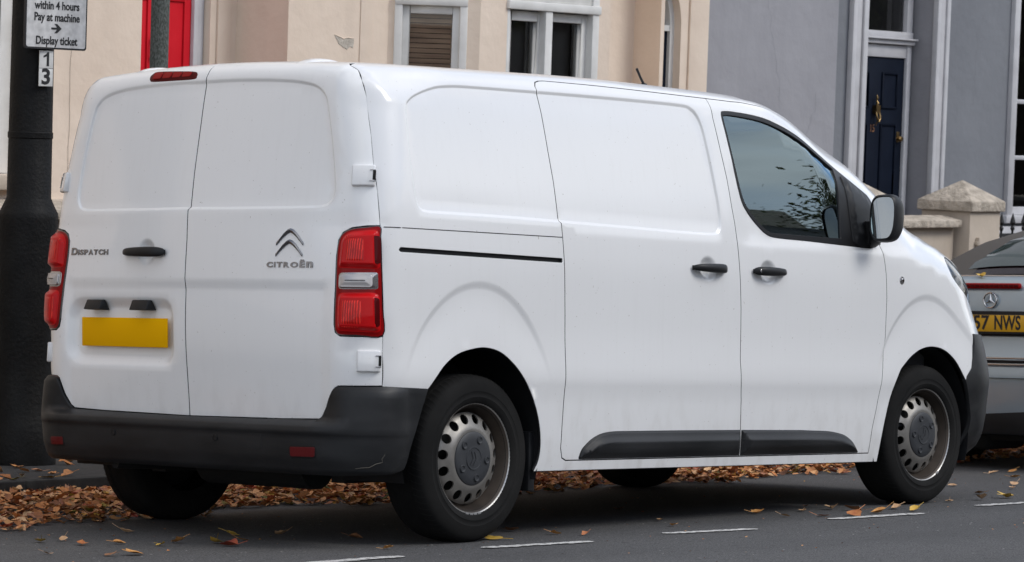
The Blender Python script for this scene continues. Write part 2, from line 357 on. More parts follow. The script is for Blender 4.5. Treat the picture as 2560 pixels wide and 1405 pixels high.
# ---- generic mesh builder ----
class MB:
    def __init__(s): s.v=[]; s.f=[]
    def add(s,v,f):
        k=len(s.v); s.v+=[tuple(p) for p in v]; s.f+=[[i+k for i in q] for q in f]; return s
    def box(s,c,d,M=None):
        x,y,z=c; a,b,h=d[0]/2,d[1]/2,d[2]/2
        v=[(x+i*a,y+j*b,z+k*h) for i in(-1,1) for j in(-1,1) for k in(-1,1)]
        if M is not None: v=[M@Vector(p) for p in v]
        return s.add(v,[(0,1,3,2),(4,6,7,5),(0,4,5,1),(2,3,7,6),(0,2,6,4),(1,5,7,3)])
    def b2(s,x0,x1,y0,y1,z0,z1,M=None): return s.box(((x0+x1)/2,(y0+y1)/2,(z0+z1)/2),(abs(x1-x0),abs(y1-y0),abs(z1-z0)),M)
    def lathe(s,prof,n=48,axis='Y',c=(0,0,0),cap=False,a0=0,a1=2*math.pi):
        v=[]; full=abs(a1-a0-2*math.pi)<1e-6; m=n if full else n+1
        for i in range(m):
            a=a0+(a1-a0)*i/n; ca,sa=math.cos(a),math.sin(a)
            for r,h in prof:
                p=(r*ca,h,r*sa) if axis=='Y' else ((r*ca,r*sa,h) if axis=='Z' else (h,r*ca,r*sa))
                v.append((p[0]+c[0],p[1]+c[1],p[2]+c[2]))
        k=len(prof); f=[]
        for i in range(n):
            j=(i+1)%m
            for q in range(k-1): f.append((i*k+q,j*k+q,j*k+q+1,i*k+q+1))
        if cap: f.append([i*k for i in range(m)]); f.append([i*k+k-1 for i in range(m)][::-1])
        return s.add(v,f)
    def tube(s,pts,r,n=8,cap=True):
        pts=[Vector(p) for p in pts]; rs=r if hasattr(r,'__len__') else [r]*len(pts); v=[]; up=Vector((0,0,1))
        for i,p in enumerate(pts):
            t=(pts[min(i+1,len(pts)-1)]-pts[max(i-1,0)]).normalized()
            if abs(t.dot(up))>.95: up=Vector((1,0,0))
            a=t.cross(up).normalized(); b=a.cross(t); up=b
            for j in range(n): q=2*math.pi*j/n; v.append(p+(a*math.cos(q)+b*math.sin(q))*rs[i])
        f=[(i*n+j,i*n+(j+1)%n,(i+1)*n+(j+1)%n,(i+1)*n+j) for i in range(len(pts)-1) for j in range(n)]
        if cap: f.append(list(range(n))[::-1]); f.append([(len(pts)-1)*n+j for j in range(n)])
        return s.add(v,f)
    def prism(s,poly,z0,z1,M=None):
        """extrude 2-D polygon (x,y) from z0 to z1"""
        n=len(poly); v=[Vector((p[0],p[1],z)) for z in (z0,z1) for p in poly]
        if M is not None: v=[M@p for p in v]
        return s.add(v,[list(range(n))[::-1],[n+i for i in range(n)]]+[(i,(i+1)%n,n+(i+1)%n,n+i) for i in range(n)])
    def build(s,name,mat,parent=None,M=None,bevel=0,seg=2,smoothang=35,sub=0,world=False):
        me=bpy.data.meshes.new(name); me.from_pydata(s.v,[],s.f); bm=bmesh.new(); bm.from_mesh(me)
        bmesh.ops.remove_doubles(bm,verts=bm.verts,dist=1e-5); bmesh.ops.recalc_face_normals(bm,faces=bm.faces)
        if bevel:
            es=[e for e in bm.edges if len(e.link_faces)==2 and e.calc_face_angle(0)>math.radians(30)]
            bmesh.ops.bevel(bm,geom=es,offset=bevel,segments=seg,profile=.5,affect='EDGES',clamp_overlap=True)
        bm.to_mesh(me); bm.free()
        if smoothang:
            me.polygons.foreach_set('use_smooth',[True]*len(me.polygons)); me.set_sharp_from_angle(angle=math.radians(smoothang))
        o=new_obj(name,me,parent,mat,M)
        if sub:
            md=o.modifiers.new('sub','SUBSURF'); md.levels=md.render_levels=sub
        return o
def tag(o,label,cat=None,group=None,kind=None):
    if label: o['label']=label
    if cat: o['category']=cat
    if group: o['group']=group
    if kind: o['kind']=kind
    return o
def empty(name,label,cat,M=None,group=None):
    o=bpy.data.objects.new(name,None); COL.objects.link(o); o.empty_display_size=.2
    if M is not None: o.matrix_basis=M
    return tag(o,label,cat,group)
def frame(ch,s,v,off=0.,disp=None):
    """local frame on the body: x right as seen from outside, y outward, z up"""
    P,N=surf_n(ch,np.array([[s,v]]),disp,off); p=Vector(P[0]); n=Vector(N[0]); up=Vector((0,0,1)); z=(up-n*up.dot(n)).normalized(); x=n.cross(z)
    m=Matrix.Identity(4)
    for i in range(3): m[i][0],m[i][1],m[i][2],m[i][3]=x[i],n[i],z[i],p[i]
    return m
def text_mesh(name,txt,size,depth,mat,parent=None,M=None,sx=1.,align='CENTER',bev=0,shear=0,bold=0,spacing=1.):
    cu=bpy.data.curves.new(name,'FONT'); cu.body=txt; cu.size=size; cu.extrude=depth; cu.align_x=align; cu.align_y='CENTER'; cu.bevel_depth=bev; cu.offset=bold; cu.shear=shear; cu.space_character=spacing
    cu.resolution_u=4
    o=bpy.data.objects.new('tmp',cu); COL.objects.link(o); bpy.context.view_layer.update()
    me=bpy.data.meshes.new_from_object(o.evaluated_get(bpy.context.evaluated_depsgraph_get())); bpy.data.objects.remove(o)
    # text lies in XY facing +Z -> put in XZ facing +Y mirrored so that it reads when seen from +Y looking at -Y
    for v in me.vertices: x,y,z=v.co; v.co=(-x*sx,z,y)
    me.name=name; me.materials.clear()
    return new_obj(name,me,parent,mat,M)

def conform(o,M,s0,v0,disp=None,ch='B'):
    """press a flat badge mesh (local x left, y out, z up about frame M) onto the body surface"""
    Q=np.array([tuple(v.co) for v in o.data.vertices]); L_=o.matrix_basis; Mi=M.inverted()@L_
    Q=np.array([tuple(Mi@Vector(q)) for q in Q]); A=np.stack([s0+Q[:,0],v0+Q[:,2]],1); P=surf(ch,A,disp,0); Pn=surf_n(ch,A,disp)[1]; P=P+Pn*(Q[:,1]+.0012)[:,None]
    for v,p in zip(o.data.vertices,P): v.co=p
    o.matrix_basis=Matrix.Identity(4); o.data.update(); return o
# ================= the van =================
van=empty('panel_van','white panel van parked in the foreground, seen from its right rear corner','van',M4.copy())
S_DOOR_R=[(1.349,.281),(1.322,.292),(1.307,.333),(1.304,.43),(1.303,.528),(1.300,.609),(1.298,.69),(1.294,.852),(1.288,.97),(1.282,1.094),(1.277,1.18),(1.274,1.243),(1.264,1.252),(1.257,1.404),(1.244,1.533),(1.233,1.682),(1.222,1.772),(1.222,1.80),(1.241,1.824),(1.27,1.834),(1.304,1.838),(1.614,1.840),(2.0,1.841)]
EDGE_FD=[(2.416,1.842),(2.415,1.75),(2.435,1.609),(2.456,1.487),(2.468,1.362),(2.478,1.30),(2.488,1.187),(2.498,1.051),(2.508,.928),(2.511,.804),(2.507,.70),(2.513,.61),(2.530,.526),(2.541,.401),(2.550,.281)]
slide_poly=np.array(S_DOOR_R+EDGE_FD)
FD_TOP=[(2.677,1.843),(2.914,1.827),(3.194,1.787),(3.40,1.722),(3.492,1.685),(3.60,1.605),(3.67,1.50),(3.682,1.42),(3.66,1.33)]
FD_FRONT=[(3.625,1.262),(3.644,1.204),(3.656,1.112),(3.661,.988),(3.656,.822),(3.643,.713),(3.625,.607),(3.605,.494),(3.581,.394),(3.570,.281)]
fd_poly=np.array(EDGE_FD[::-1]+FD_TOP+FD_FRONT)
door_union=np.array(S_DOOR_R+[(2.416,1.842)]+FD_TOP+FD_FRONT)
win_poly=smooth(fillet([(2.482,1.770),(2.511,1.786),(2.623,1.787),(2.799,1.773),(2.952,1.741),(3.091,1.699),(3.206,1.651),(3.307,1.609),(3.423,1.562),(3.56,1.49),(3.632,1.44),(3.636,1.34),(3.616,1.262),(3.553,1.231),(3.42,1.231),(3.029,1.243),(2.808,1.247),(2.723,1.258),(2.653,1.296),(2.587,1.350),(2.545,1.413),(2.512,1.575),(2.492,1.691)],.0),3)
rarch=smooth([(.46,.572),(.541,.658),(.627,.708),(.723,.730),(.80,.735),(.887,.718),(.966,.673),(1.037,.610),(1.108,.526),(1.152,.436),(1.172,.345),(1.168,.28),(1.148,.242)],4,False)
farch=smooth([(3.640,.242),(3.646,.30),(3.658,.379),(3.686,.493),(3.720,.59),(3.765,.66),(3.80,.69),(3.871,.735),(3.96,.770),(4.06,.782),(4.165,.768),(4.249,.718),(4.301,.640),(4.309,.627)],4,False)
# arch line of the front bumper, below the white wing
farch_b=smooth([(4.309,.627),(4.338,.56),(4.362,.47),(4.380,.37),(4.385,.29),(4.38,.24)],4,False)
seam_rear=[(.711,1.814),(.752,1.80),(.795,1.752),(.831,1.686),(.874,1.532),(.891,1.428),(.912,1.318),(.924,1.197),(.926,1.185),(.934,1.025),(.943,.77),(.946,.579)]
TOPV=1.835
seam_side=side_inv(surf('B',[(-a,b) for a,b in seam_rear]),-1.)
seam_side=seam_side[np.argsort(-seam_side[:,1])]
lamp_poly=smooth(np.array([(.926,1.185),(.875,1.183),(.812,1.175),(.777,1.158),(.762,1.130),(.759,1.07),(.766,.96),(.772,.81),(.778,.782),(.796,.768),(.85,.767),(.943,.770),(.940,.88),(.934,1.025),(.928,1.13)]),4)
sL=smooth([(.397,1.640),(.422,1.679),(.486,1.711),(.588,1.744),(.664,1.755),(.763,1.762),(1.0,1.769),(1.4,1.779),(1.9,1.789),(2.20,1.792),(2.262,1.782),(2.299,1.756),(2.320,1.715),(2.334,1.65),(2.358,1.478),(2.370,1.374),(2.371,1.294),(2.354,1.256),(2.310,1.242),(2.1,1.241),(1.7,1.246),(1.272,1.250),(.9,1.253),(.55,1.252),(.444,1.254),(.411,1.273),(.396,1.34),(.390,1.48)],3)
EL=5.249
AEX=.50/.667
def arch_bulge(A,cx,cz,r0,r1,amp):
    """dished band round the wheel arch: crisp upper edge, running out towards the lip and the sides"""
    x,z=A[:,0],A[:,1]; r=np.hypot((x-cx)/AEX,z-cz); return -amp*(1-ss(r1-.040,r1,r))*ss(.43,r1-.05,r)*ss(.55,.88,z)
def side_feat(track=True):
    F_=Feat().recess(sL,.008,.007)
    th=np.linspace(math.radians(-5),math.radians(185),60)
    for cx,cz,r0,r1 in ((.765,.33,.61,.668),(4.03,.36,.61,.672)):
        F_.term(lambda A,cx=cx,cz=cz,r0=r0,r1=r1:arch_bulge(A,cx,cz,r0,r1,.0085),[np.stack([cx+r*AEX*np.cos(th),cz+r*np.sin(th)],1) for r in (.5,.57,r1-.04,r1-.03,r1-.02,r1-.01,r1)])
    # thin rolled lips of the arches
    F_.term(lambda A:.006*(1-ss(.0,.02,pdist(np.vstack([rarch]),A))))
    F_.term(lambda A:.006*(1-ss(.0,.02,pdist(np.vstack([farch]),A))))
    # finger cups behind the handles
    for cx,cz in ((2.262,1.092),(2.708,1.091)):
        F_.term(lambda A,cx=cx,cz=cz:-.021*(1-ss(.30,1.0,np.hypot((A[:,0]-cx)/1.22,A[:,1]-cz)/.056)),[np.stack([cx+r*1.22*np.cos(t2),cz+r*np.sin(t2)],1) for r in (.012,.022,.030,.037,.044,.050,.0565,.064,.075) for t2 in [np.linspace(0,2*np.pi,32)]])
    # shoulder under the front window
    F_.term(lambda A:-.006*ss(2.45,2.6,A[:,0])*ss(1.205,1.25,A[:,1])*(1-ss(1.5,1.6,A[:,1])))
    return F_
SIDE=side_feat()
seam_low=[(.2305,1.178),(1.272,1.182),(1.272,1.1855),(.2305,1.1815)]
slot=fillet([(.288,1.0985),(.296,1.1065),(1.268,1.0985),(1.268,1.0845),(.296,1.0925)],.004)
head_poly=smooth([(4.275,1.142),(4.34,1.158),(4.42,1.150),(4.60,1.105),(4.78,1.04),(4.84,.985),(4.80,.955),(4.62,.965),(4.47,1.0),(4.41,1.035),(4.345,1.068),(4.295,1.108)],4)
topS=np.concatenate([np.arange(.30,4.15,.04),[4.15,4.3,4.5,4.7,4.9,5.1,EL]])
hT=lambda s:float(zpiv(min(s,XP)))+.15*math.pi/2
body_out=[tuple(p) for p in seam_side]+[tuple(p) for p in rarch]+[tuple(p) for p in farch]+[(4.356,.682),(4.371,.731),(4.386,.80),(4.388,.848),(4.47,.846),(4.7,.84),(5.0,.84),(EL,.84)]+[(EL,hT(EL))]+[(s,hT(s)) for s in topS[::-1]]
body_out=np.array(body_out)
def build_side(sg):
    ch='R' if sg<0 else 'L'
    holes=[door_union,head_poly,slot]
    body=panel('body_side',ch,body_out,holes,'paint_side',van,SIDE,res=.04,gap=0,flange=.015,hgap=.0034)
    # shut line above the slider rail: a fine dark groove
    g=MB(); a=surf(ch,dens([(.232,1.181),(1.272,1.184)],.03,False),SIDE,.0004); b=surf(ch,dens([(.232,1.1845),(1.272,1.1875)],.03,False),SIDE,.0004); k=min(len(a),len(b))
    g.add(list(a[:k])+list(b[:k]),[(i,i+1,k+i+1,k+i) for i in range(k-1)]); g.build('panel_gap','dark_void',body,smoothang=0)
    rl=panel('slider_rail',ch,offs(slot,.006),(), 'rubber_trim',body,None,res=.05,gap=0,off=-.012,flange=0)
    # sliding door
    sd_=panel('sliding_door',ch,slide_poly,(),'paint_side',van,SIDE,res=.04)
    h=handle('door_handle',sd_,ch,2.262,1.092,SIDE,lock=0)
    # front door with window
    fd=panel('front_door',ch,fd_poly,[win_poly],'paint_side',van,SIDE,res=.035)
    handle('door_handle',fd,ch,2.708,1.091,SIDE,lock=1)
    wf=offs(win_poly,.001); wi=offs(win_poly,-.013)
    # glass edge: thicker rubber along the lower edge and the curved top
    gl=np.array([p if False else p for p in wi]); gl[:,1]=np.where(gl[:,1]<1.32,np.maximum(gl[:,1],1.2625-.004*(gl[:,0]-2.8)),gl[:,1])
    gl=gl[(gl[:,0]<3.372)]; gl=np.array(list(gl)); 
    i0=int(np.argmax(np.where(gl[:,1]>1.4,gl[:,0],0)))
    # close the pane along the divider bar
    pane=gl; pane=offs(pane,0.)
    fr=panel('window_frame',ch,wf,[pane],'rubber_trim',fd,None,res=.05,gap=-.001,off=-.002,flange=.012)
    panel('window_glass',ch,offs(pane,.004),(),'van_glass',fd,None,res=.06,gap=0,off=-.010,flange=0)
    sail=np.array([p for p in win_poly if p[0]>3.385]); sail=np.vstack([sail]); 
    top=sail[0]; 
    sl=panel('corner_cap',ch,fillet(np.vstack([[(3.402,1.250),(3.396,1.40),(3.395,1.552)],[(3.45,1.543),(3.56,1.483),(3.622,1.440),(3.63,1.34),(3.608,1.262),(3.553,1.236),(3.47,1.234)]]),.008),(),'black_plastic',fd,Feat().term(lambda A:.012*ss(0,.03,-sdf(np.array([(3.402,1.250),(3.395,1.552),(3.45,1.543),(3.56,1.483),(3.622,1.440),(3.63,1.34),(3.608,1.262),(3.553,1.236)]),A))),res=.025,gap=0,off=.002,flange=.02)
    # lower rubbing strips, one on each door
    st1=fillet([(1.428,.286),(1.441,.325),(1.495,.366),(1.56,.390),(1.639,.398),(2.1,.398),(2.5375,.396),(2.5455,.286)],[.01,.02,.03,.04,.05,0,.002,.002])
    st2=fillet([(2.5475,.396),(3.0,.392),(3.245,.385),(3.36,.367),(3.43,.335),(3.482,.286),(2.5555,.286)],[.002,0,.06,.05,.03,.01,.002])
    for q,pr in ((st1,sd_),(st2,fd)):
        d_=Feat().term(lambda A,q=q:.008*ss(0,.010,-sdf(q,A))+np.interp(A[:,1],[.28,.30,.352,.398],[.010,.018,.019,.0])*ss(0,.045,-sdf(q,A)),[offs(q,-k) for k in (.005,.010,.02,.03,.045)]+[np.array([(1.42,z),(3.5,z)]) for z in (.345,.352,.359)])
        panel('rubbing_strip',ch,q,(),'black_bumper',pr,d_,res=.03,gap=0,off=.002,flange=.012)
    # painted sill flange below the doors
    # headlamp
    hl=panel('headlamp',ch,offs(head_poly,-.002),(),'lamp_black',van,None,res=.04,gap=0,off=-.035,flange=0)
    panel('headlamp_lens',ch,offs(head_poly,-.001),(),'lens_clear',hl,Feat().term(lambda A:.008*ss(0,.03,-sdf(head_poly,A))),res=.03,gap=0,off=-.001,flange=.01)
    c=surf(ch,[(4.55,1.05)],None,-.06)[0]; MB().lathe([(.0,.03),(.03,.028),(.045,.01),(.05,-.02)],24,'X',tuple(c)).build('reflector_bowl','chrome',hl)
    c=surf(ch,[(4.40,1.09)],None,-.03)[0]; MB().lathe([(.0,.015),(.02,.012),(.03,-.01)],20,'X',tuple(c)).build('reflector_bowl','chrome',hl)
    # side repeater
    Mf=frame(ch,3.789,1.086)
    rp_=MB().lathe([(.0,.008),(.008,.0075),(.0105,.006),(.0105,.003),(.017,.0035),(.020,.0),(.020,-.004)],24,'Y').build('side_repeater','lamp_silver',van,Mf)
    MB().lathe([(0,.0095),(.006,.009),(.007,.005)],16,'Y').build('bulb_lens','lamp_black',rp_)
    return body,sd_,fd
def handle(name,parent,ch,s,v,disp,lock=0,w=.25):
    M=frame(ch,s,v,.0)
    hb=MB(); n=22; sec=12; V=[]
    for i in range(n+1):
        u=-1+2*i/n; x=u*w/2; e=max(0,1-abs(u)**6)**.5
        thick=(.010+.006*(1-abs(u)**2))*max(e,.02); hgt=.0195*max((1-abs(u)**7)**.5,.25)*(1-.16*abs(u)**2)*(1+.17*u*(lock if lock else -1))
        yc=.020+.010*(1-u*u); 
        if abs(u)>.62: yc-=.011*((abs(u)-.62)/.38)**1.2
        for j in range(sec):
            q=2*math.pi*j/sec; c_,s_=math.cos(q),math.sin(q)
            V.append((x,yc+thick*math.copysign(abs(s_)**.7,s_),hgt*math.copysign(abs(c_)**.7,c_)))
    Fc=[(i*sec+j,i*sec+(j+1)%sec,(i+1)*sec+(j+1)%sec,(i+1)*sec+j) for i in range(n) for j in range(sec)]+[list(range(sec)),[n*sec+j for j in range(sec)][::-1]]
    hb.add(V,Fc); 
    for sx_ in (-1,1): hb.b2(sx_*w*.39-.016,sx_*w*.39+.016,-.006,.012,-.010,.010)
    o=hb.build(name,'black_plastic',parent,M,smoothang=50)
    if lock:
        lx=.092*lock
        MB().lathe([(0,.0335),(.0065,.0335),(.0085,.032),(.009,.022)],20,'Y',(lx,-.001,0)).build('lock_cylinder','lamp_silver',o)
        MB().b2(lx-.001,lx+.001,.0335,.0342,-.005,.005).build('key_slot','dark_void',o)
    return o
for sg in (-1,1): build_side(sg)
# ---- roof, pillars and bonnet ----
rb=surf('B',[(s,TOPV) for s in np.linspace(-.691,.691,40)]); rb=rb[np.argsort(rb[:,1])]
seamtop=[surf('R',seam_side[:1])[0],surf('L',seam_side[:1])[0]]
XS=np.arange(.30,4.15,.04); yo=lambda x:float(np.interp(x,[0,3.4,XP],[.70,.70,YP]))
roof_out=[(p[0],p[1]) for p in rb]+[(x,yo(x)) for x in XS]+[(4.15,YP),(4.15,-YP)]+[(x,-yo(x)) for x in XS[::-1]]
wsx=lambda y,x0,k:x0-k*y*y
ws_poly=np.array([(wsx(y,3.13,.17),y) for y in np.linspace(-.60,.60,16)]+[(3.35,.625),(3.7,.615),(3.95,.58)]+[(wsx(y,4.10,.28),y) for y in np.linspace(.55,-.55,16)]+[(3.95,-.58),(3.7,-.615),(3.35,-.625)])
ROOF=Feat().term(lambda A:.0035*(1-ss(.012,.03,np.abs(np.abs(A[:,1])-.30)))*ss(.45,.55,A[:,0])*(1-ss(2.6,2.7,A[:,0])))
roof=panel('roof','T',roof_out,[ws_poly],'paint_side',van,ROOF,res=.05,gap=0,flange=.012)
wsg=panel('windscreen','T',offs(ws_poly,-.001),(),'van_glass',van,None,res=.07,gap=0,off=-.004,flange=0)
panel('windscreen_seal','T',offs(ws_poly,.002),[offs(ws_poly,-.03)],'rubber_trim',wsg,None,res=.08,gap=0,off=-.002,flange=0)
# roof rack mounting covers (white caps near the rear corners)
for (x,y) in ((.34,-.455),(.34,.455)):
    P=surf('T',[(x,y)])[0]; n=28; V=[]
    poly=[]
    mb=MB(); zs_=surf('T',[(P[0]+(-1+2*i/n)*.11,P[1]+math.cos(math.pi*j/8)*.035) for i in range(n+1) for j in range(9)])[:,2].reshape(n+1,9)
    for i in range(n+1):
        u=-1+2*i/n; hh=.014*(1-abs(u)**2.2); ww=.035*(1-.35*abs(u)**3)
        for j in range(9):
            q=math.pi*j/8; V.append((P[0]+u*.11,P[1]+math.cos(q)*ww,zs_[i][j]-.002+hh*math.sin(q)**.8))
    mb.add(V,[(i*9+j,i*9+j+1,(i+1)*9+j+1,(i+1)*9+j) for i in range(n) for j in range(8)]); mb.build('rack_mount_cover','paint_side',roof,smoothang=60)
# aerial
P=surf('T',[(2.47,-.42)])[0]
ae=MB().lathe([(.0,.03),(.012,.026),(.022,.01),(.026,0)],16,'Z',tuple(P)).build('aerial','black_plastic',roof)
MB().tube([(P[0],P[1],P[2]+.02),(P[0]-.03,P[1],P[2]+.055),(P[0]-.055,P[1],P[2]+.088)],[.006,.0055,.006],8).build('aerial_mast','black_plastic',ae)
# ---- rear doors ----
wR=smooth([(-.04,1.748),(-.186,1.749),(-.4,1.744),(-.524,1.735),(-.60,1.719),(-.645,1.687),(-.668,1.624),(-.697,1.501),(-.718,1.378),(-.724,1.317),(-.711,1.281),(-.677,1.262),(-.586,1.258),(-.274,1.256),(-.04,1.257)],4,False)
def rect_top(P):   # recess runs out through the centre seam
    return np.vstack([[(.06,1.749)],P,[(.06,1.257)]])
RCS=fillet([(.735,.906),(.064,.906),(.064,.622),(.735,.622)],[.10,.09,.085,.10],8)
bR=[(0,.437),(0,.97),(-.003,1.12),(.0,1.25),(-.006,1.262),(-.0,1.40),(.0,1.70),(.003,TOPV),(-.20,TOPV),(-.45,TOPV),(-.691,TOPV-.002)]
def rear_feat(sg):
    P=rect_top(wR); P=P*np.array([1 if sg<0 else -1,1])
    f=Feat().recess(P,.0085,.0065)
    f.term(lambda A:-.012*ss(.995,.955,A[:,1])*0-.009*(1-ss(.93,.985,A[:,1]))*ss(.76,.70,np.abs(A[:,0])),[np.array([(-.7,z),(.7,z)]) for z in (.93,.945,.96,.975,.985)])
    if sg>0:
        Q=RCS
        f.term(lambda A:-.030*ss(-.004,.052,-sdf(Q,A)),[np.vstack([offs(Q,-k),offs(Q,-k)[:1]]) for k in (0,.01,.02,.03,.04,.05)])
        f.term(lambda A:-.022*(1-ss(.30,1.0,np.hypot(A[:,0]-.232,A[:,1]-1.084)/.058)),[np.stack([.232+r*np.cos(t2),1.084+r*np.sin(t2)],1) for r in (.012,.022,.030,.037,.044,.051,.0585,.066) for t2 in [np.linspace(0,2*np.pi,32)]])
    return f
doorL=None
for sg in (-1,1):
    k=np.array([-1*sg*-1,1]) if False else np.array([sg*1.,1.])
    seam_=np.array([(0,.437),(0,.97),(-.002,1.13),(.002,1.250),(-.006,1.262),(.0,1.40),(.0,1.60),(0.002,1.75),(.0,TOPV)])
    outer=[(.45,TOPV),(.691,TOPV-.002)]+seam_rear[:9]+[tuple(p) for p in lamp_poly[1:][:0]]
    # notch around the tail lamp
    notch=[(.926,1.187),(.875,1.185),(.812,1.177),(.776,1.160),(.760,1.131),(.757,1.07),(.764,.96),(.770,.81),(.776,.780),(.795,.766),(.85,.765),(.943,.768)]
    low=[(.946,.579),(.79,.576),(.776,.568),(.765,.545),(.742,.499),(.714,.460),(.692,.447),(.5,.442),(.287,.440)]
    half=np.array(outer[:-1]+notch+low)*np.array([sg,1.])
    poly=np.vstack([seam_,half])
    RF=rear_feat(sg)
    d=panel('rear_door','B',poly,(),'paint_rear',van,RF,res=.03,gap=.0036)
    # tail lamp
    lp=lamp_poly*np.array([sg,1.])
    hs=panel('tail_lamp','B',lp,(),'lamp_black',van,None,res=.04,gap=.0015,off=.003,flange=.03)
    def lens(name,P,mat,amp,off,parent,res=.02):
        P=np.array(P)*np.array([sg,1.]); Q=P
        return panel(name,'B',P,(),mat,parent,Feat().term(lambda A:amp*ss(0,.022,-sdf(Q,A)),[np.vstack([offs(Q,-k),offs(Q,-k)[:1]]) for k in (.004,.008,.013,.018,.023)]),res=res,gap=0,off=off,flange=.006)
    base=lens('lens_base',offs(lamp_poly,-.006),'lamp_red_deep',.005,.005,hs)
    lens('lens',fillet([(.918,1.172),(.805,1.162),(.777,1.135),(.775,1.024),(.925,1.022)],[.02,.04,.03,.018,.018]),'lamp_red',.017,.010,hs)
    lens('lens',fillet([(.925,.934),(.783,.930),(.787,.786),(.933,.782)],[.03,.022,.022,.022]),'lamp_red',.017,.010,hs)
    lc=lens('reversing_lens',fillet([(.917,1.009),(.781,1.006),(.783,.944),(.920,.946)],[.010,.016,.016,.010]),'lamp_silver',.010,.010,hs)
    lens('lens_facet',fillet([(.900,1.000),(.790,.998),(.791,.953),(.901,.954)],.012),'lens_grey',.003,.0205,lc); lens('bulb_slot',fillet([(.878,.979),(.812,.9785),(.812,.9755),(.878,.9765)],.0012),'lamp_black',.0005,.0245,lc)
    # ribbed inner reflector bowls behind the red lenses
    for (z0,z1) in ((1.040,1.150),(.800,.915)):
        lens('inner_reflector',fillet([(.880,z1),(.797,z1-.003),(.799,z0),(.884,z0)],.022),'lamp_optic',.004,.0245,hs)
        lens('side_reflector',fillet([(.924,z1-.004),(.898,z1-.002),(.900,z0+.004),(.927,z0+.004)],.010),'lamp_red_dark',.003,.0245,hs)
    # hinges
    for zc in (1.376,.673):
        M=frame('B',sg*(.851 if zc>1 else .893),zc,-.004)
        hb=MB().b2(-.045,.045,-.01,.017,-.041,.041); hg=hb.build('door_hinge','paint_side',d,M,bevel=.006,seg=3)
        e=-1 if sg<0 else 1
        MB().b2(e*.037,e*.0475,.004,.0178,-.018,.020).build('hinge_pocket','dark_void',hg,bevel=.001)
        for q in (-1,1): MB().b2(e*.026,e*.0472,.008,.0195,q*.021-.0022,q*.021+.0022).build('hinge_pin','lamp_silver',hg,bevel=.001)
    if sg>0: doorL=d
    else: doorR=d
# door furniture
handle('door_handle',doorL,'B',.236,1.083,None,lock=-1,w=.262)
BRK=smooth([(.335,1.790),(.315,1.798),(.20,1.792),(.09,1.785),(.066,1.777),(.061,1.768),(.075,1.758),(.20,1.757),(.31,1.759),(.335,1.765),(.343,1.778)],4)
br=panel('brake_light','B',BRK,(),'lamp_red_dark',doorL,Feat().term(lambda A:.008*ss(0,.012,-sdf(BRK,A))),res=.02,gap=0,off=.001,flange=.01)
for i in range(4):
    q=fillet([(.095+i*.058,1.781+i*.002),(.14+i*.058,1.782+i*.002),(.14+i*.058,1.766),(.095+i*.058,1.766)],.004); panel('lamp_cell','B',q,(),'lamp_red_deep',br,None,res=.03,gap=0,off=.0095,flange=.003)
MR=frame('B',.372,.762,-.022)
pl=MB().b2(-.266,.266,0,.006,-.0585,.0585).build('number_plate','plate_yellow',doorL,MR@Matrix.Rotation(0,4,'X'),bevel=.0028,seg=2)
for s_ in (.540,.248):
    M=frame('B',s_,.872,0); V=[(-.050,-.012,.021),(.054,-.012,.021),(.054,.004,.020),(-.046,.004,.020),(-.056,-.034,-.021),(.056,-.034,-.021),(.056,.019,-.021),(-.050,.019,-.021)]
    V=[(-a,b,c) for a,b,c in V]
    V=[(-a,b,c) for a,b,c in V]
    MB().add(V,[(0,1,2,3),(7,6,5,4),(0,4,5,1),(1,5,6,2),(2,6,7,3),(3,7,4,0)]).build('plate_lamp','black_plastic',doorL,M,bevel=.004,seg=2)
# badges: letters and double chevron, standing proud in chrome
def badge(name,txt,s0,z0,w_,h_,parent,disp):
    """raised chrome lettering fitted to a box: centre s0, foot z0, width, height"""
    o=text_mesh(name,txt,.05,.0014,'badge_chrome',parent,None,1,bev=.0007,bold=.0016); Q=np.array([tuple(v.co) for v in o.data.vertices]); lo,hi=Q.min(0),Q.max(0)
    for v,q in zip(o.data.vertices,Q): v.co=((q[0]-(lo[0]+hi[0])/2)*w_/(hi[0]-lo[0]),q[1],(q[2]-lo[2])*h_/(hi[2]-lo[2]))
    M=frame('B',s0,z0,0); o.matrix_basis=M; return conform(o,M,s0,z0,disp)
RFL=rear_feat(1); RFR=rear_feat(-1)
badge('model_badge','D',.711,1.074,.045,.030,doorL,RFL)
xx=.686
for c_,w_ in zip('ISPATCH',(.008,.027,.028,.031,.029,.031,.030)): badge('model_badge',c_,xx-w_/2,1.074,w_,.0225,doorL,RFL); xx-=w_+.0045
xx=-.432
for c_,w_ in zip('CITRO',(.031,.0065,.028,.028,.037)): badge('maker_badge',c_,xx-w_/2,1.0245,w_,.0215,doorR,RFR); xx-=w_+.0055
badge('maker_badge','\u00cb',-.6035,1.0245,.025,.031,doorR,RFR); badge('maker_badge','n',-.6385,1.0245,.032,.0235,doorR,RFR)
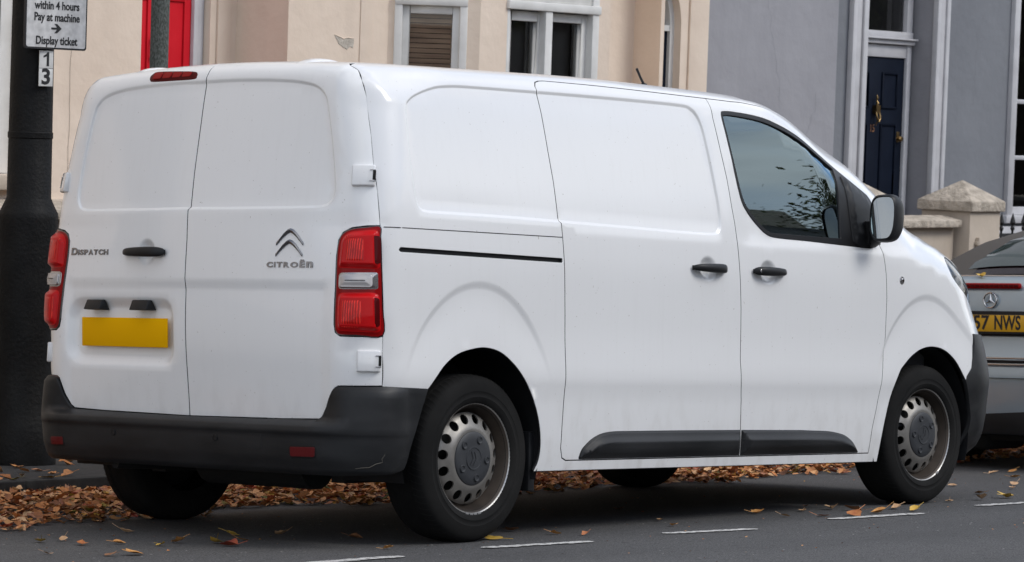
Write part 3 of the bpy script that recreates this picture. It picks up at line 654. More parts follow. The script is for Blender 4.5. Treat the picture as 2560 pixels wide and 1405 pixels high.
for zc in (1.147,1.104):
    M=frame('B',-.537,zc,.001); pts=[]
    # chevron arm tapering to the ends
    out=[(0,.0285),(.012,.0245),(.030,.010),(.048,-.010),(.0635,-.027),(.0635,-.0375),(.050,-.024),(.034,-.0085),(.018,.004),(.006,.0115),(0,.0130)]
    full=out+[(-x,y) for x,y in out[::-1][1:-1]]
    mb=MB(); n=len(full); ins=[(x*.93,y*.80-.0005+.0016) for x,y in full]
    V=[(x,-.002,y) for x,y in full]+[(x,.003,y) for x,y in full]
    mid=[]; k=len(out)
    V2=[]; 
    mb.add(V,[(i,(i+1)%n,n+(i+1)%n,n+i) for i in range(n)])
    # ridge along the middle of the arm
    rid=[(0,.0095,.0215),(.013,.0092,.0175),(.031,.0082,.0035),(.047,.006,-.0145),(.0615,.003,-.0325)]
    R=[(x,y,z) for x,y,z in rid[::-1]]+[(-x,y,z) for x,y,z in rid[1:]]
    up=[(0.0635,-.027),(.048,-.010),(.030,.010),(.012,.0245),(0,.0285),(-.012,.0245),(-.030,.010),(-.048,-.010),(-.0635,-.027)]
    lo=[(.0635,-.0375),(.050,-.024),(.034,-.0085),(.014,.0065),(0,.0130),(-.014,.0065),(-.034,-.0085),(-.050,-.024),(-.0635,-.0375)]
    Q=[(x,.003,z) for x,z in up]+R+[(x,.003,z) for x,z in lo]
    mb.add(Q,[(i,i+1,9+i+1,9+i) for i in range(8)]+[(9+i,9+i+1,18+i+1,18+i) for i in range(8)])
    o=mb.build('chevron_badge','badge_chrome',doorR,M,smoothang=25); conform(o,M,-.537,zc,RFR)
# ---- rear bumper ----
bt=[(-.946,.5775),(-.794,.5745),(-.779,.566),(-.768,.545),(-.745,.497),(-.717,.458),(-.694,.4455),(-.4,.441),(0,.4385),(.4,.441),(.694,.4455),(.717,.458),(.745,.497),(.768,.545),(.779,.566),(.794,.5745),(.946,.5775)]
def sfx(x): return 1.0742+(x-.36)
tailR=[(-sfx(.46),.570),(-sfx(.430),.496),(-sfx(.397),.404),(-sfx(.373),.329),(-sfx(.362),.262)]
bump=np.array([(-s,z) for s,z in [(.946,.5775)]]+[]) 
bout=np.array(bt+[(-a,b) for a,b in tailR]+[(1.0,.245),(.8,.236),(.5,.236),(0,.236),(-.5,.236),(-.8,.236),(-1.0,.245)]+tailR[::-1])
def bprof(A):
    s=np.abs(A[:,0]); z=A[:,1]
    c=np.interp(z,[.225,.245,.30,.385,.395,.418,.428,.448],[.020,.052,.066,.071,.076,.078,.060,.004])
    k=np.interp(z,[.225,.25,.31,.385,.395,.45,.52,.555,.580],[.012,.042,.052,.054,.057,.050,.040,.033,.012])
    w_=ss(.70,.86,s); o=c*(1-w_)+k*w_
    return o*(1-.72*ss(.93,1.10,s))
BF=Feat().term(bprof,[np.array([(-1.05,z),(1.05,z)]) for z in (.245,.26,.385,.390,.395,.418,.423,.428,.436)]+[np.array([(-1.05,z),(-.76,z)]) for z in (.5,.53,.555,.565)]+[np.array([(1.05,z),(.76,z)]) for z in (.5,.53,.555,.565)])
rbm=panel('rear_bumper','B',bout,(),'black_bumper',van,BF,res=.03,gap=0,off=0,flange=.03)
for sg in (-1,1):
    q=fillet(np.array([(.612,.339),(.735,.342),(.732,.307),(.614,.305)] if sg<0 else [(.682,.329),(.764,.327),(.762,.297),(.680,.299)])*[sg,1],.006)
    bz=panel('reflector_recess','B',offs(q,.006),(),'rubber_trim',rbm,BF,res=.03,gap=0,off=.001,flange=.004)
    panel('reflector','B',q,(),'reflector_red',rbm,BF,res=.03,gap=0,off=.0025,flange=.003)
for s_ in (.362,-.222):
    Mx=frame('B',s_,.360,0,BF); MB().lathe([(0,.0022),(.0095,.002),(.010,.0008),(.0115,.0006),(.012,.002),(.0128,.0018),(.0128,-.002)],20,'Y').build('parking_sensor','black_plastic',rbm,Mx)
q=fillet([(-.408,.385),(-.465,.385),(-.465,.325),(-.408,.325)],[.004,.004,.012,.012]); 
panel('towing_eye_cover','B',q,(),'black_bumper',rbm,BF,res=.03,gap=0,off=.0015,flange=.003)
# crack in the corner of the bumper
pbsdf('stone_dust',(.16,.145,.12),.8)
ck=surf('B',[(-.955,.322),(-.945,.305),(-.948,.292),(-.925,.285),(-.905,.272),(-.88,.270),(-.86,.266)],BF,.0012)
MB().tube([tuple(p) for p in ck],[.0006,.0010,.0009,.0011,.0009,.0008,.0005],5).build('crack','stone_dust',rbm)
# ---- front bumper ----
fb=np.array([(4.388,.846),(4.47,.844),(4.7,.838),(5.0,.838),(EL,.838),(EL,.24),(4.9,.24),(4.6,.245),(4.38,.245)]+[tuple(p) for p in farch_b[::-1]]+[(4.356,.682),(4.371,.731),(4.386,.80)])
for sg in (-1,1):
    b_=panel('front_bumper','R' if sg<0 else 'L',fb,(),'black_bumper',van,Feat().term(lambda A:.010*ss(4.36,4.45,A[:,0])*ss(.24,.33,A[:,1])),res=.04,gap=0,off=.004,flange=.02)
    g_=panel('grille','R' if sg<0 else 'L',fillet([(4.80,.79),(EL,.80),(EL,.60),(4.80,.62)],[.03,0,0,.03]),(),'rubber_trim',b_,None,res=.05,gap=0,off=.018,flange=.004)
# ---- mirrors ----
def mirror(sg,parent):
    # housing as a loft of rounded sections from the arm outwards
    c=np.array([3.495,sg*1.045,1.362]); sec=[]; n=28
    mb=MB(); V=[]; K=[(-.040,.90,1.0),(-.032,.975,.0),(-.01,1.0,0),(.018,1.0,0),(.045,.94,0),(.068,.80,0),(.084,.56,0),(.092,.25,0)]
    def ring(xo,sc,inner=False):
        R=[]
        for i in range(n):
            q=2*math.pi*i/n; cx,sy=math.cos(q),math.sin(q); hw=.064*math.copysign(abs(cx)**.55,cx); hh=.110*math.copysign(abs(sy)**.6,sy)
            # taller on the outer side, narrowing toward the foot
            hw*=1-.12*(sy<0)*abs(sy)
            R.append((xo+(.014*hw/.1),hw*sc*sg,hh*sc+.006*hw/.1*1))
        return R
    for xo,sc,_ in K: V+=ring(xo,sc)
    mb.add(V,[(i*n+j,i*n+(j+1)%n,(i+1)*n+(j+1)%n,(i+1)*n+j) for i in range(len(K)-1) for j in range(n)]+[[(len(K)-1)*n+j for j in range(n)]])
    M=Matrix.Translation(Vector(c))@Matrix.Rotation(sg*math.radians(-4),4,'Z')@Matrix.Rotation(math.radians(3),4,'Y')
    V=ring(-.040,.90)+ring(-.032,.88)+ring(-.026,.85); mb.add(V,[(i*n+j,i*n+(j+1)%n,(i+1)*n+(j+1)%n,(i+1)*n+j) for i in range(2) for j in range(n)])
    mo=mb.build('door_mirror','black_plastic',parent,M,smoothang=60)
    V=ring(-.030,.865); g=MB().add(V,[list(range(n))]); g.build('mirror_glass','mirror',mo,smoothang=0)
    # arm
    a=MB(); A0=Vector((3.545,sg*.93,1.275)); A1=Vector((3.52,sg*1.03,1.285))
    a.tube([(3.56,sg*.900,1.262),(3.55,sg*.94,1.268),(3.53,sg*.98,1.285),(3.52,sg*1.02,1.30)],[.040,.038,.034,.03],14)
    a.b2(3.505,3.60,min(sg*.905,sg*.95),max(sg*.905,sg*.95),1.245,1.35)
    Mi=M.inverted(); a.v=[tuple(Mi@Vector(p)) for p in a.v]
    a.build('mirror_arm','black_plastic',mo,bevel=.0,smoothang=50)
for o in [o for o in van.children if o.name.startswith('front_door')]:
    sgn=-1 if np.mean([v.co.y for v in list(o.data.vertices)[:200]])<0 else 1
    mirror(sgn,o)
# ---- wheels ----
TR=.330
def wheel(x,y,z,sg,steer=0,spin=0):
    M=Matrix.Translation((x,y,z))@Matrix.Rotation(steer,4,'Z')@Matrix.Rotation(0 if sg<0 else math.pi,4,'Z')@Matrix.Rotation(spin,4,'Y')
    w_=bpy.data.objects.new('wheel',None); COL.objects.link(w_); w_.parent=van; w_.matrix_basis=M
    # local: -y is the outer face
    R=TR; prof=[(.205,.10),(.215,.106),(.24,.110),(.29,.108),(.312,.100),(.324,.088),(R-.001,.06),(R,.03),(R,0),(R,-.03),(R-.001,-.06),(.325,-.086),(.315,-.098),(.300,-.105),(.282,-.1095),(.265,-.1115),(.2635,-.1105),(.245,-.111),(.243,-.1125),(.228,-.108),(.2185,-.1005),(.212,-.094),(.205,-.085)]
    n=120; mb=MB(); mb.lathe(prof,n,'Y'); t=mb.build('tyre','tyre_rubber',w_,smoothang=40)
    # tread: circumferential and shoulder grooves cut as dark insets
    tb=MB()
    for yy in (-.045,-.015,.015,.045):
        tb.lathe([(R+.0006,yy-.004),(R-.006,yy-.0035),(R-.006,yy+.0035),(R+.0006,yy+.004)],n,'Y')
    g=tb.build('tread_groove','dark_void',t,smoothang=0)
    sb=MB()
    for i in range(72):
        a=2*math.pi*i/72; pts=[]
        for (yy,rr) in ((-.052,R+.0008),(-.070,R+.0002),(-.0865,.3258),(-.0985,.3155)):
            pts.append((rr,yy))
        v=[]
        for k,(rr,yy) in enumerate(pts):
            da=.0075*(1-.1*k); 
            for q in (-1,1): an=a+q*da+(.02*k); v.append(((rr+.0012)*math.cos(an),yy-.0006,(rr+.0012)*math.sin(an)))
        sb.add(v,[(0,1,3,2),(2,3,5,4),(4,5,7,6)])
    sb.build('tread_block_gap','dark_void',t,smoothang=0)
    # rim
    rm=MB().lathe([(.2085,-.090),(.2140,-.0965),(.2188,-.1005),(.2200,-.098),(.2190,-.092)],80,'Y').build('rim','rim_edge',w_,smoothang=50)
    MB().lathe([(.2135,-.0960),(.2085,-.092),(.2035,-.080),(.197,-.055),(.189,-.040),(.185,-.034),(.181,-.030)],80,'Y').build('rim_barrel','rim_dirty',rm)
    # disc with 15 round holes
    def dy(r): return np.interp(r,[.06,.100,.112,.121,.130,.142,.160,.175,.1815],[-.088,-.089,-.0895,-.0885,-.084,-.078,-.070,-.060,-.050])
    N=15; rh=.156; hr=.0198
    outer=np.array([(.1815*math.cos(a),.1815*math.sin(a)) for a in np.linspace(0,2*math.pi,90,endpoint=False)])
    inner=np.array([(.095*math.cos(a),.095*math.sin(a)) for a in np.linspace(0,2*math.pi,48,endpoint=False)])
    holes=[np.array([(rh*math.cos(b)+hr*math.cos(a),rh*math.sin(b)+hr*math.sin(a)) for a in np.linspace(0,2*math.pi,20,endpoint=False)]) for b in (2*math.pi*(k+.5)/N for k in range(N))]
    cv=[np.array([(r*math.cos(a),r*math.sin(a)) for a in np.linspace(0,2*math.pi,100)]) for r in (.104,.112,.120,.130,.138)]
    V,T=tri_domain(outer,[inner]+holes,.012,cv); V3=[(p[0],float(dy(math.hypot(*p))),p[1]) for p in V]
    db=MB().add(V3,T.tolist())
    for h in holes:
        k=len(h); v=[(p[0],float(dy(math.hypot(*p))),p[1]) for p in h]+[(p[0]*.995,float(dy(math.hypot(*p)))+.007,p[1]*.995) for p in h]; db.add(v,[(i,(i+1)%k,k+(i+1)%k,k+i) for i in range(k)])
    db.build('wheel_disc','rim_steel',rm,smoothang=38)
    MB().lathe([(.0,.015),(.185,.015)],40,'Y').build('brake_drum','dark_void',rm,smoothang=0)
    hc=MB().lathe([(0,-.0985),(.040,-.0985),(.0415,-.1005),(.0455,-.1005),(.047,-.098),(.075,-.0975),(.098,-.0965),(.1055,-.0925),(.108,-.085)],64,'Y').build('hub_cap','hub_plastic',w_,smoothang=30)
    for k in range(5):
        b=2*math.pi*k/5; c_=(.078*math.cos(b),0,.078*math.sin(b)); MB().lathe([(0,-.0995),(.008,-.0998),(.0105,-.1025),(.0135,-.103),(.016,-.099),(.0165,-.095)],18,'Y',c_).build('bolt_cap','hub_plastic',hc)
    for k in (0,1):
        x0=-.012+k*.018; v=[(x0-.008,0,.026),(x0,0,.026),(x0+.014,0,0),(x0,0,-.026),(x0-.008,0,-.026),(x0+.005,0,0)]
        V=[(a,-.0988,c) for a,b,c in v]+[(a,-.1008,c) for a,b,c in v]; MB().add(V,[(6,7,8,11),(11,8,9,10)]+[(i,(i+1)%6,6+(i+1)%6,6+i) for i in range(6)]).build('chevron_mark','hub_plastic',hc,smoothang=0)
    for k,a in enumerate((-1.75,-1.63,-1.52,-1.41) if x<2 else (-1.0,)):
        lw=MB(); seg=5; v=[]
        for i in range(seg+1):
            an=a+spin+(i/seg-.5)*.085
            for rr,yy in ((.2135,-.0965),(.2165,-.1035),(.2225,-.1025),(.2225,-.099)): v.append((rr*math.cos(an),yy,rr*math.sin(an)))
        lw.add(v,[(i*4+j,(i+1)*4+j,(i+1)*4+j+1,i*4+j+1) for i in range(seg) for j in range(3)]); lw.build('balance_weight','lead',rm,smoothang=30)
    return w_
YW=.808
wheel(.80,-YW,.297,-1,0,.10); wheel(.80,YW,.297,1,0,.3); wheel(4.075,-YW,.362,-1,-.035,math.radians(38)); wheel(4.075,YW,.362,1,-.035,.5)
# ---- underside, arch liners, cabin ----
def inner_liner(sg,cx,cz,r,name='wheel_arch_liner'):
    y0,y1=sg*.60,sg*.925
    mb=MB(); n=40; v=[]
    for i in range(n+1):
        a=math.radians(-18)+math.radians(216)*i/n
        for yy in (y0,y1): v.append((cx+r*math.cos(a),yy,cz+r*math.sin(a)))
    mb.add(v,[(2*i,2*i+1,2*i+3,2*i+2) for i in range(n)]); 
    mb.add([(cx+r*math.cos(math.radians(-18)+math.radians(216)*i/n),y0,cz+r*math.sin(math.radians(-18)+math.radians(216)*i/n)) for i in range(n+1)],[list(range(n+1))])
    return mb
for sg in (-1,1):
    inner_liner(sg,.765,.335,.412).build('wheel_arch_liner','black_plastic',van,smoothang=60)
    inner_liner(sg,4.02,.365,.420).build('wheel_arch_liner','black_plastic',van,smoothang=60)
ub=MB(); ub.b2(1.19,3.62,-.86,.86,.235,.262); ub.b2(.25,.36,-.78,.78,.26,.42); ub.b2(.2,4.7,-.58,.58,.255,.30); ub.b2(1.22,3.6,-.885,-.84,.236,.275); ub.b2(1.22,3.6,.84,.885,.236,.275)
ub.build('underbody','underbody',van,bevel=.004)
ax=MB().tube([(.80,-.70,.297),(.80,.70,.297)],.045,12); ax.tube([(.55,-.30,.25),(.55,.30,.25)],.10,14); ax.b2(.45,1.0,-.55,-.47,.19,.27); ax.b2(.45,1.0,.47,.55,.19,.27); ax.build('rear_axle','underbody',van)
MB().tube([(2.0,.30,.215),(1.1,.30,.215),(.55,.42,.225),(.16,.46,.235)],.026,12).build('exhaust_pipe','underbody',van)
mf=MB(); 
for sg in (-1,1): mf.b2(1.145,1.185,sg*.78-.12,sg*.78+.12,.16,.40)
mf.build('mud_flap','black_plastic',van,bevel=.006)
# load bay bulkhead, cabin floor, dashboard, seats, wheel
MB().b2(2.36,2.39,-.80,.80,.30,1.72).build('bulkhead','interior',van)
MB().b2(2.39,4.3,-.86,.86,.40,.43).build('cabin_floor','interior',van)
db=MB(); poly=[(3.45,1.10),(3.50,1.17),(3.72,1.20),(4.05,1.17),(4.25,1.05),(4.25,.6),(3.7,.6),(3.55,.8)]
Mx=Matrix(((1,0,0,0),(0,0,-1,0),(0,1,0,0),(0,0,0,1)))
db.prism(poly,-.80,.80,Mx); db.build('dashboard','interior',van,bevel=.03,seg=3)
def seat(y):
    mb=MB(); mb.b2(2.85,3.35,y-.24,y+.24,.62,.80); s_=mb.build('seat','seat_cloth',van,bevel=.05,seg=3)
    MB().box((0,0,.33),(.14,.46,.66)).build('backrest','seat_cloth',s_,Matrix.Translation((2.82,y,.76))@Matrix.Rotation(math.radians(-12),4,'Y'),bevel=.05,seg=3)
    MB().box((0,0,0),(.09,.26,.18)).build('headrest','seat_cloth',s_,Matrix.Translation((2.66,y,1.50))@Matrix.Rotation(math.radians(-12),4,'Y'),bevel=.03,seg=3)
seat(-.44); seat(.10); seat(.55)
Ms=Matrix.Translation((3.38,-.44,1.13))@Matrix.Rotation(math.radians(-62),4,'Y')
sw=MB().lathe([(.19+.015*math.cos(a),.015*math.sin(a)) for a in np.linspace(0,2*math.pi,9)],40,'Z'); sw.b2(-.19,.19,-.02,.02,-.02,.0); sw.b2(-.02,.02,-.19,0,-.02,.0); sw.lathe([(0,.01),(.06,.005),(.07,-.03)],20,'Z')
sw.build('steering_wheel','interior',van,Ms)
# ================= materials of the street =================
def cream(name,c1,c2):
    m=varied(name,c1,c2,2.2,.88,bump=.35,bscale=9,bdist=.02,lo=.3,hi=.7); b=m.node_tree.nodes['Principled BSDF']; tc=nod(m,'ShaderNodeTexCoord').outputs['Object']; src=b.inputs['Base Color'].links[0].from_socket
    st=mul(m,ramp(m,noise(m,tc,2.0,8,(2.2,2.2,.3)),.55,.80),.28); m.node_tree.links.new(mixcol(m,st,src,tuple(x*.72 for x in c1)),b.inputs['Base Color']); return m
cream('stucco_cream',(.70,.575,.465),(.77,.645,.53)); cream('stucco_grey',(.285,.282,.302),(.325,.322,.343)); cream('stucco_grey_dark',(.178,.186,.204),(.208,.217,.236)); cream('stucco_stone',(.40,.335,.27),(.53,.45,.365))
varied('stone_rough',(.33,.285,.23),(.52,.45,.37),14,.9,bump=.8,bscale=38,bdist=.02)
varied('white_joinery',(.60,.59,.565),(.70,.69,.665),7,.5,bump=.2,bscale=30,bdist=.004)
varied('white_joinery_grey',(.47,.465,.48),(.54,.535,.55),7,.5,bump=.2,bscale=30,bdist=.004)
varied('door_red',(.55,.010,.020),(.62,.014,.026),4,.45,spec=.15,bump=.1,bscale=30,bdist=.003)
varied('door_blue',(.004,.007,.016),(.006,.010,.021),6,.6,spec=.1,bump=.15,bscale=40,bdist=.003)
pbsdf('brass',(.28,.185,.08),.32,metal=1); pbsdf('room_dark',(.035,.033,.031),.9); pbsdf('curtain',(.20,.19,.18),.9); pbsdf('iron_black',(.010,.010,.011),.5)
varied('blind_wood',(.34,.21,.13),(.55,.37,.24),3,.6,stretch=(1,1,9),bump=.1)
varied('cast_iron',(.0025,.0025,.0028),(.007,.007,.007),7,.6,spec=.18,bump=.6,bscale=55,bdist=.006)
varied('weathered_post',(.035,.040,.034),(.085,.095,.088),130,.85,bump=.6,bscale=70,bdist=.004,stretch=(1,1,.5),lo=.4,hi=.6)
varied('sign_grey',(.42,.42,.42),(.66,.66,.66),22,.5,lo=.3,hi=.75); varied('sign_white',(.55,.55,.54),(.70,.70,.68),20,.6)
pbsdf('sign_ink',(.012,.012,.014),.6); varied('bare_render',(.40,.355,.30),(.52,.475,.41),22,.95,bump=.7,bscale=60,bdist=.01)
def asphalt(name,base,var):
    m=pbsdf(name,base,.86); b=m.node_tree.nodes['Principled BSDF']; ln=m.node_tree.links.new; tc=nod(m,'ShaderNodeTexCoord').outputs['Object']
    c0=nod(m,'ShaderNodeRGB'); c0.outputs[0].default_value=(*base,1)
    c=mixcol(m,ramp(m,noise(m,tc,120,3),.40,.72),c0.outputs[0],var)
    c=mixcol(m,mul(m,ramp(m,noise(m,tc,34,5),.48,.66),.75),c,tuple(x*2.4 for x in base)); c=mixcol(m,mul(m,ramp(m,noise(m,tc,26,4),.55,.7),.6),c,tuple(x*.4 for x in base))
    c=mixcol(m,mul(m,ramp(m,noise(m,tc,.9,5,(.5,1.5,1)),.45,.7),.35),c,tuple(x*.62 for x in base))
    c=mixcol(m,mul(m,ramp(m,noise(m,tc,3.5,6),.52,.72),.35),c,tuple(x*1.5 for x in base))
    v=nod(m,'ShaderNodeTexVoronoi'); v.inputs['Scale'].default_value=17; ln(tc,v.inputs[0]); c=mixcol(m,mul(m,ramp(m,v.outputs[0],.11,.04),ramp(m,noise(m,tc,30,1),.53,.57)),c,(.48,.47,.44))
    ln(c,b.inputs['Base Color'])
    bp=nod(m,'ShaderNodeBump'); bp.inputs['Strength'].default_value=.7; bp.inputs['Distance'].default_value=.004; ln(noise(m,tc,160,3),bp.inputs['Height']); ln(bp.outputs[0],b.inputs['Normal']); return m
asphalt('asphalt',(.028,.0275,.028),(.14,.136,.136)); asphalt('asphalt_path',(.018,.017,.017),(.038,.036,.034))
varied('kerb_stone',(.018,.017,.016),(.040,.038,.035),12,.85,bump=.6,bscale=60,bdist=.004)
m=varied('road_paint',(.16,.155,.15),(.56,.55,.53),42,.75,bump=.3,bscale=120,bdist=.002,lo=.36,hi=.52)
m=pbsdf('leaf_litter',(.3,.12,.04),.7); b=m.node_tree.nodes['Principled BSDF']; at=nod(m,'ShaderNodeAttribute'); at.attribute_name='tint'; r=nod(m,'ShaderNodeValToRGB'); cr=r.color_ramp
cols=[(0,(.07,.028,.014)),(.10,(.24,.080,.026)),(.28,(.50,.19,.055)),(.45,(.62,.33,.14)),(.60,(.54,.19,.048)),(.76,(.70,.45,.24)),(.9,(.30,.035,.015)),(.96,(.50,.27,.03)),(1,(.09,.11,.02))]
cr.elements[0].position=0; cr.elements[0].color=(*cols[0][1],1); cr.elements[1].position=1; cr.elements[1].color=(*cols[-1][1],1)
for p_,c_ in cols[1:-1]: e=cr.elements.new(p_); e.color=(*c_,1)
tc=nod(m,'ShaderNodeTexCoord'); n_=noise(m,tc.outputs['Object'],45,3); 
m.node_tree.links.new(at.outputs['Fac'],r.inputs[0]); m.node_tree.links.new(mixcol(m,mul(m,ramp(m,n_,.5,.75),.5),r.outputs[0],(.05,.025,.012)),b.inputs['Base Color'])
for nm,c1,c2 in (('leaf_yellow',(.50,.30,.03),(.58,.38,.08)),('leaf_tan',(.42,.24,.12),(.56,.36,.20)),('leaf_orange',(.46,.19,.05),(.58,.30,.09)),('leaf_brown',(.17,.07,.03),(.28,.13,.055)),('leaf_red',(.18,.02,.012),(.30,.06,.02)),('leaf_russet',(.33,.10,.03),(.45,.17,.05))): varied(nm,c1,c2,30,.65)
# ================= road, pavement, kerb =================
RF4=M4@Matrix.Translation((0,0,-.0489))@Matrix.Rotation(-math.atan(SL),4,'Y')     # road frame: z=0 is the carriageway
def struct(name,mb,mat,M=RF4,**k): return tag(mb.build(name,mat,None,M,**k),None,kind='structure')
KY=1.86
mb=MB(); mb.add([(-60,-60,-.35),(90,-60,-.35),(90,60,-.35),(-60,60,-.35)],[(0,1,2,3)]); struct('ground',mb,'asphalt_path',smoothang=0)
mb=MB(); mb.add([(-60,-9.6,0),(90,-9.6,0),(90,KY,0),(-60,KY,0)],[(0,1,2,3)]); struct('road',mb,'asphalt',smoothang=0)
mb=MB(); mb.add([(-60,KY+.15,.108),(90,KY+.15,.108),(90,3.30,.112),(-60,3.30,.112)],[(0,1,2,3)]); struct('pavement',mb,'asphalt_path',smoothang=0)
mb=MB()
for i in range(-20,60): mb.b2(i*.92,i*.92+.912,KY,KY+.149,-.05,.11)
struct('kerb',mb,'kerb_stone',bevel=.012,seg=2)
mb=MB(); mb.b2(-60,90,-9.75,-9.6,-.05,.11); struct('far_kerb',mb,'kerb_stone'); mb=MB(); mb.add([(-60,-13,.112),(90,-13,.112),(90,-9.75,.108),(-60,-9.75,.108)],[(0,1,2,3)]); struct('far_pavement',mb,'asphalt_path',smoothang=0)
def zr(x,y): return 0
# broken white line along the outside of the parking bays (slightly ragged paint)
rnd=random.Random(3)
for (x0,y0,x1,y1) in ((-.62,-1.10,.115,-1.155),(.616,-1.12,1.167,-1.215),(1.70,-1.17,2.182,-1.285),(2.883,-1.18,3.515,-1.265),(4.135,-1.165,4.75,-1.245),(5.35,-1.17,5.95,-1.24),(6.55,-1.17,7.15,-1.24)):
    n=26; mb=MB(); up=[];lo=[]
    for i in range(n+1):
        t=i/n; x=x0+(x1-x0)*t; e=min(1,(t*n)/1.5,(n-t*n)/1.5); y=y0+(y1-y0)*t; wv=.012+.019*e
        up.append((x,y+wv*(.8+.5*rnd.random()),.004)); lo.append((x,y-wv*(.8+.5*rnd.random()),.004))
    mb.add(up+lo,[(i,i+1,n+2+i,n+1+i) for i in range(n)]); struct('road_marking',mb,'road_paint',smoothang=0)
# ================= leaves =================
def leaf_mesh(mb,tints,x,y,z,s,rng,tilt=.6,tint=None,flat=False,stem=True):
    """one curled, pointed leaf with a folded midrib"""
    a=rng.uniform(0,6.283); tl=rng.uniform(-tilt,tilt); tr=rng.uniform(-tilt,tilt); cu=rng.uniform(.15,.75); w_=rng.uniform(.55,.85)
    R=Matrix.Rotation(a,3,'Z')@Matrix.Rotation(tl,3,'X')@Matrix.Rotation(tr,3,'Y')
    prof=[(-.5,.03),(-.36,.40),(-.12,.50),(.10,.42),(.32,.22),(.5,.0)]; V=[]; fold=rng.uniform(.1,.7); tw=rng.uniform(-.5,.5)
    for u,hw in prof:
        zc=cu*(u*u)*.9
        for sgn in (-1,0,1):
            jit=rng.uniform(.6,1.3); yy=sgn*hw*w_*jit; zz=zc+abs(yy)*fold+tw*u*yy
            V.append(R@Vector((u*s,yy*s,zz*s)))
    zmin=min(v.z for v in V); V=[(v.x+x,v.y+y,v.z-zmin*.9+z) for v in V]
    F_=[(3*i+j,3*i+j+1,3*i+3+j+1,3*i+3+j) for i in range(5) for j in range(2)]
    mb.add(V,F_); t=tint if tint is not None else rng.random(); tints+= [t]*len(F_)
    if stem:
        p=Vector(V[1]); d=R@Vector((-s*.55,0,s*rng.uniform(0,.25))); q=p+d; q.z=max(q.z,z+.002); nrm=Vector((0,0,.0016*s/.07)); sd_2=d.cross(Vector((0,0,1))).normalized()*.0011*s/.07
        mb.add([p-sd_2,p+sd_2,q+sd_2*.7,q-sd_2*.7,p+nrm,q+nrm],[(0,1,4),(0,4,5,3),(1,2,5,4)]); tints+=[t]*3
def finish_leaves(mb,tints,name,M=RF4,parent=None):
    me=bpy.data.meshes.new(name); me.from_pydata(mb.v,[],mb.f); at=me.attributes.new('tint','FLOAT','FACE'); at.data.foreach_set('value',tints)
    me.polygons.foreach_set('use_smooth',[False]*len(me.polygons)); return new_obj(name,me,parent,'leaf_litter',M)
rng=random.Random(11); mb=MB(); tints=[]
def front_edge(x):   # street-side edge of the drift of leaves, in the gutter
    return float(np.interp(x,[-3,-.5,.5,1.0,1.4,2.1,3.2,4.2,4.9,5.6,6.9,8,14],[.75,.80,.78,.86,1.0,.84,.84,.80,.72,.80,.86,.9,.9]))+.07*math.sin(x*5.1)+.05*math.sin(x*11.7)
n=0
while n<15000:
    x=rng.uniform(-2.2,13.5); 
    if x>6 and rng.random()<.35: continue
    fe=front_edge(x); u=rng.random(); y=fe+(KY-fe)*(u**.8)
    depth=(y-fe)/(KY-fe); h=.010+.062*min(1,depth*1.8)*(0.75+.25*math.sin(x*2.3)) 
    z=rng.random()**.7*h; leaf_mesh(mb,tints,x,y,z,rng.uniform(.028,.064),rng,.48,stem=(n%6==0)); n+=1
tag(finish_leaves(mb,tints,'leaf_drift'),'drift of dry brown autumn leaves piled in the gutter along the kerb','leaves',kind='stuff')
mb=MB(); tints=[]
for i in range(520):
    x=rng.uniform(-1.5,14); y=KY+.02+rng.random()**1.5*1.35; leaf_mesh(mb,tints,x,y,.112,rng.uniform(.045,.08),rng,.35)
tag(finish_leaves(mb,tints,'pavement_leaves'),'thin scatter of brown leaves lying on the dark pavement beyond the kerb','leaves',kind='stuff')
mb=MB(); tints=[]
for i in range(330):     # crumbs and bits of leaf on the carriageway
    x=rng.uniform(-1.5,9); y=rng.uniform(-2.2,.85); leaf_mesh(mb,tints,x,y,.001,rng.uniform(.006,.014),rng,.3,stem=False)
tag(finish_leaves(mb,tints,'leaf_crumbs'),'crumbs of broken leaf strewn over the road surface','leaves',kind='stuff')
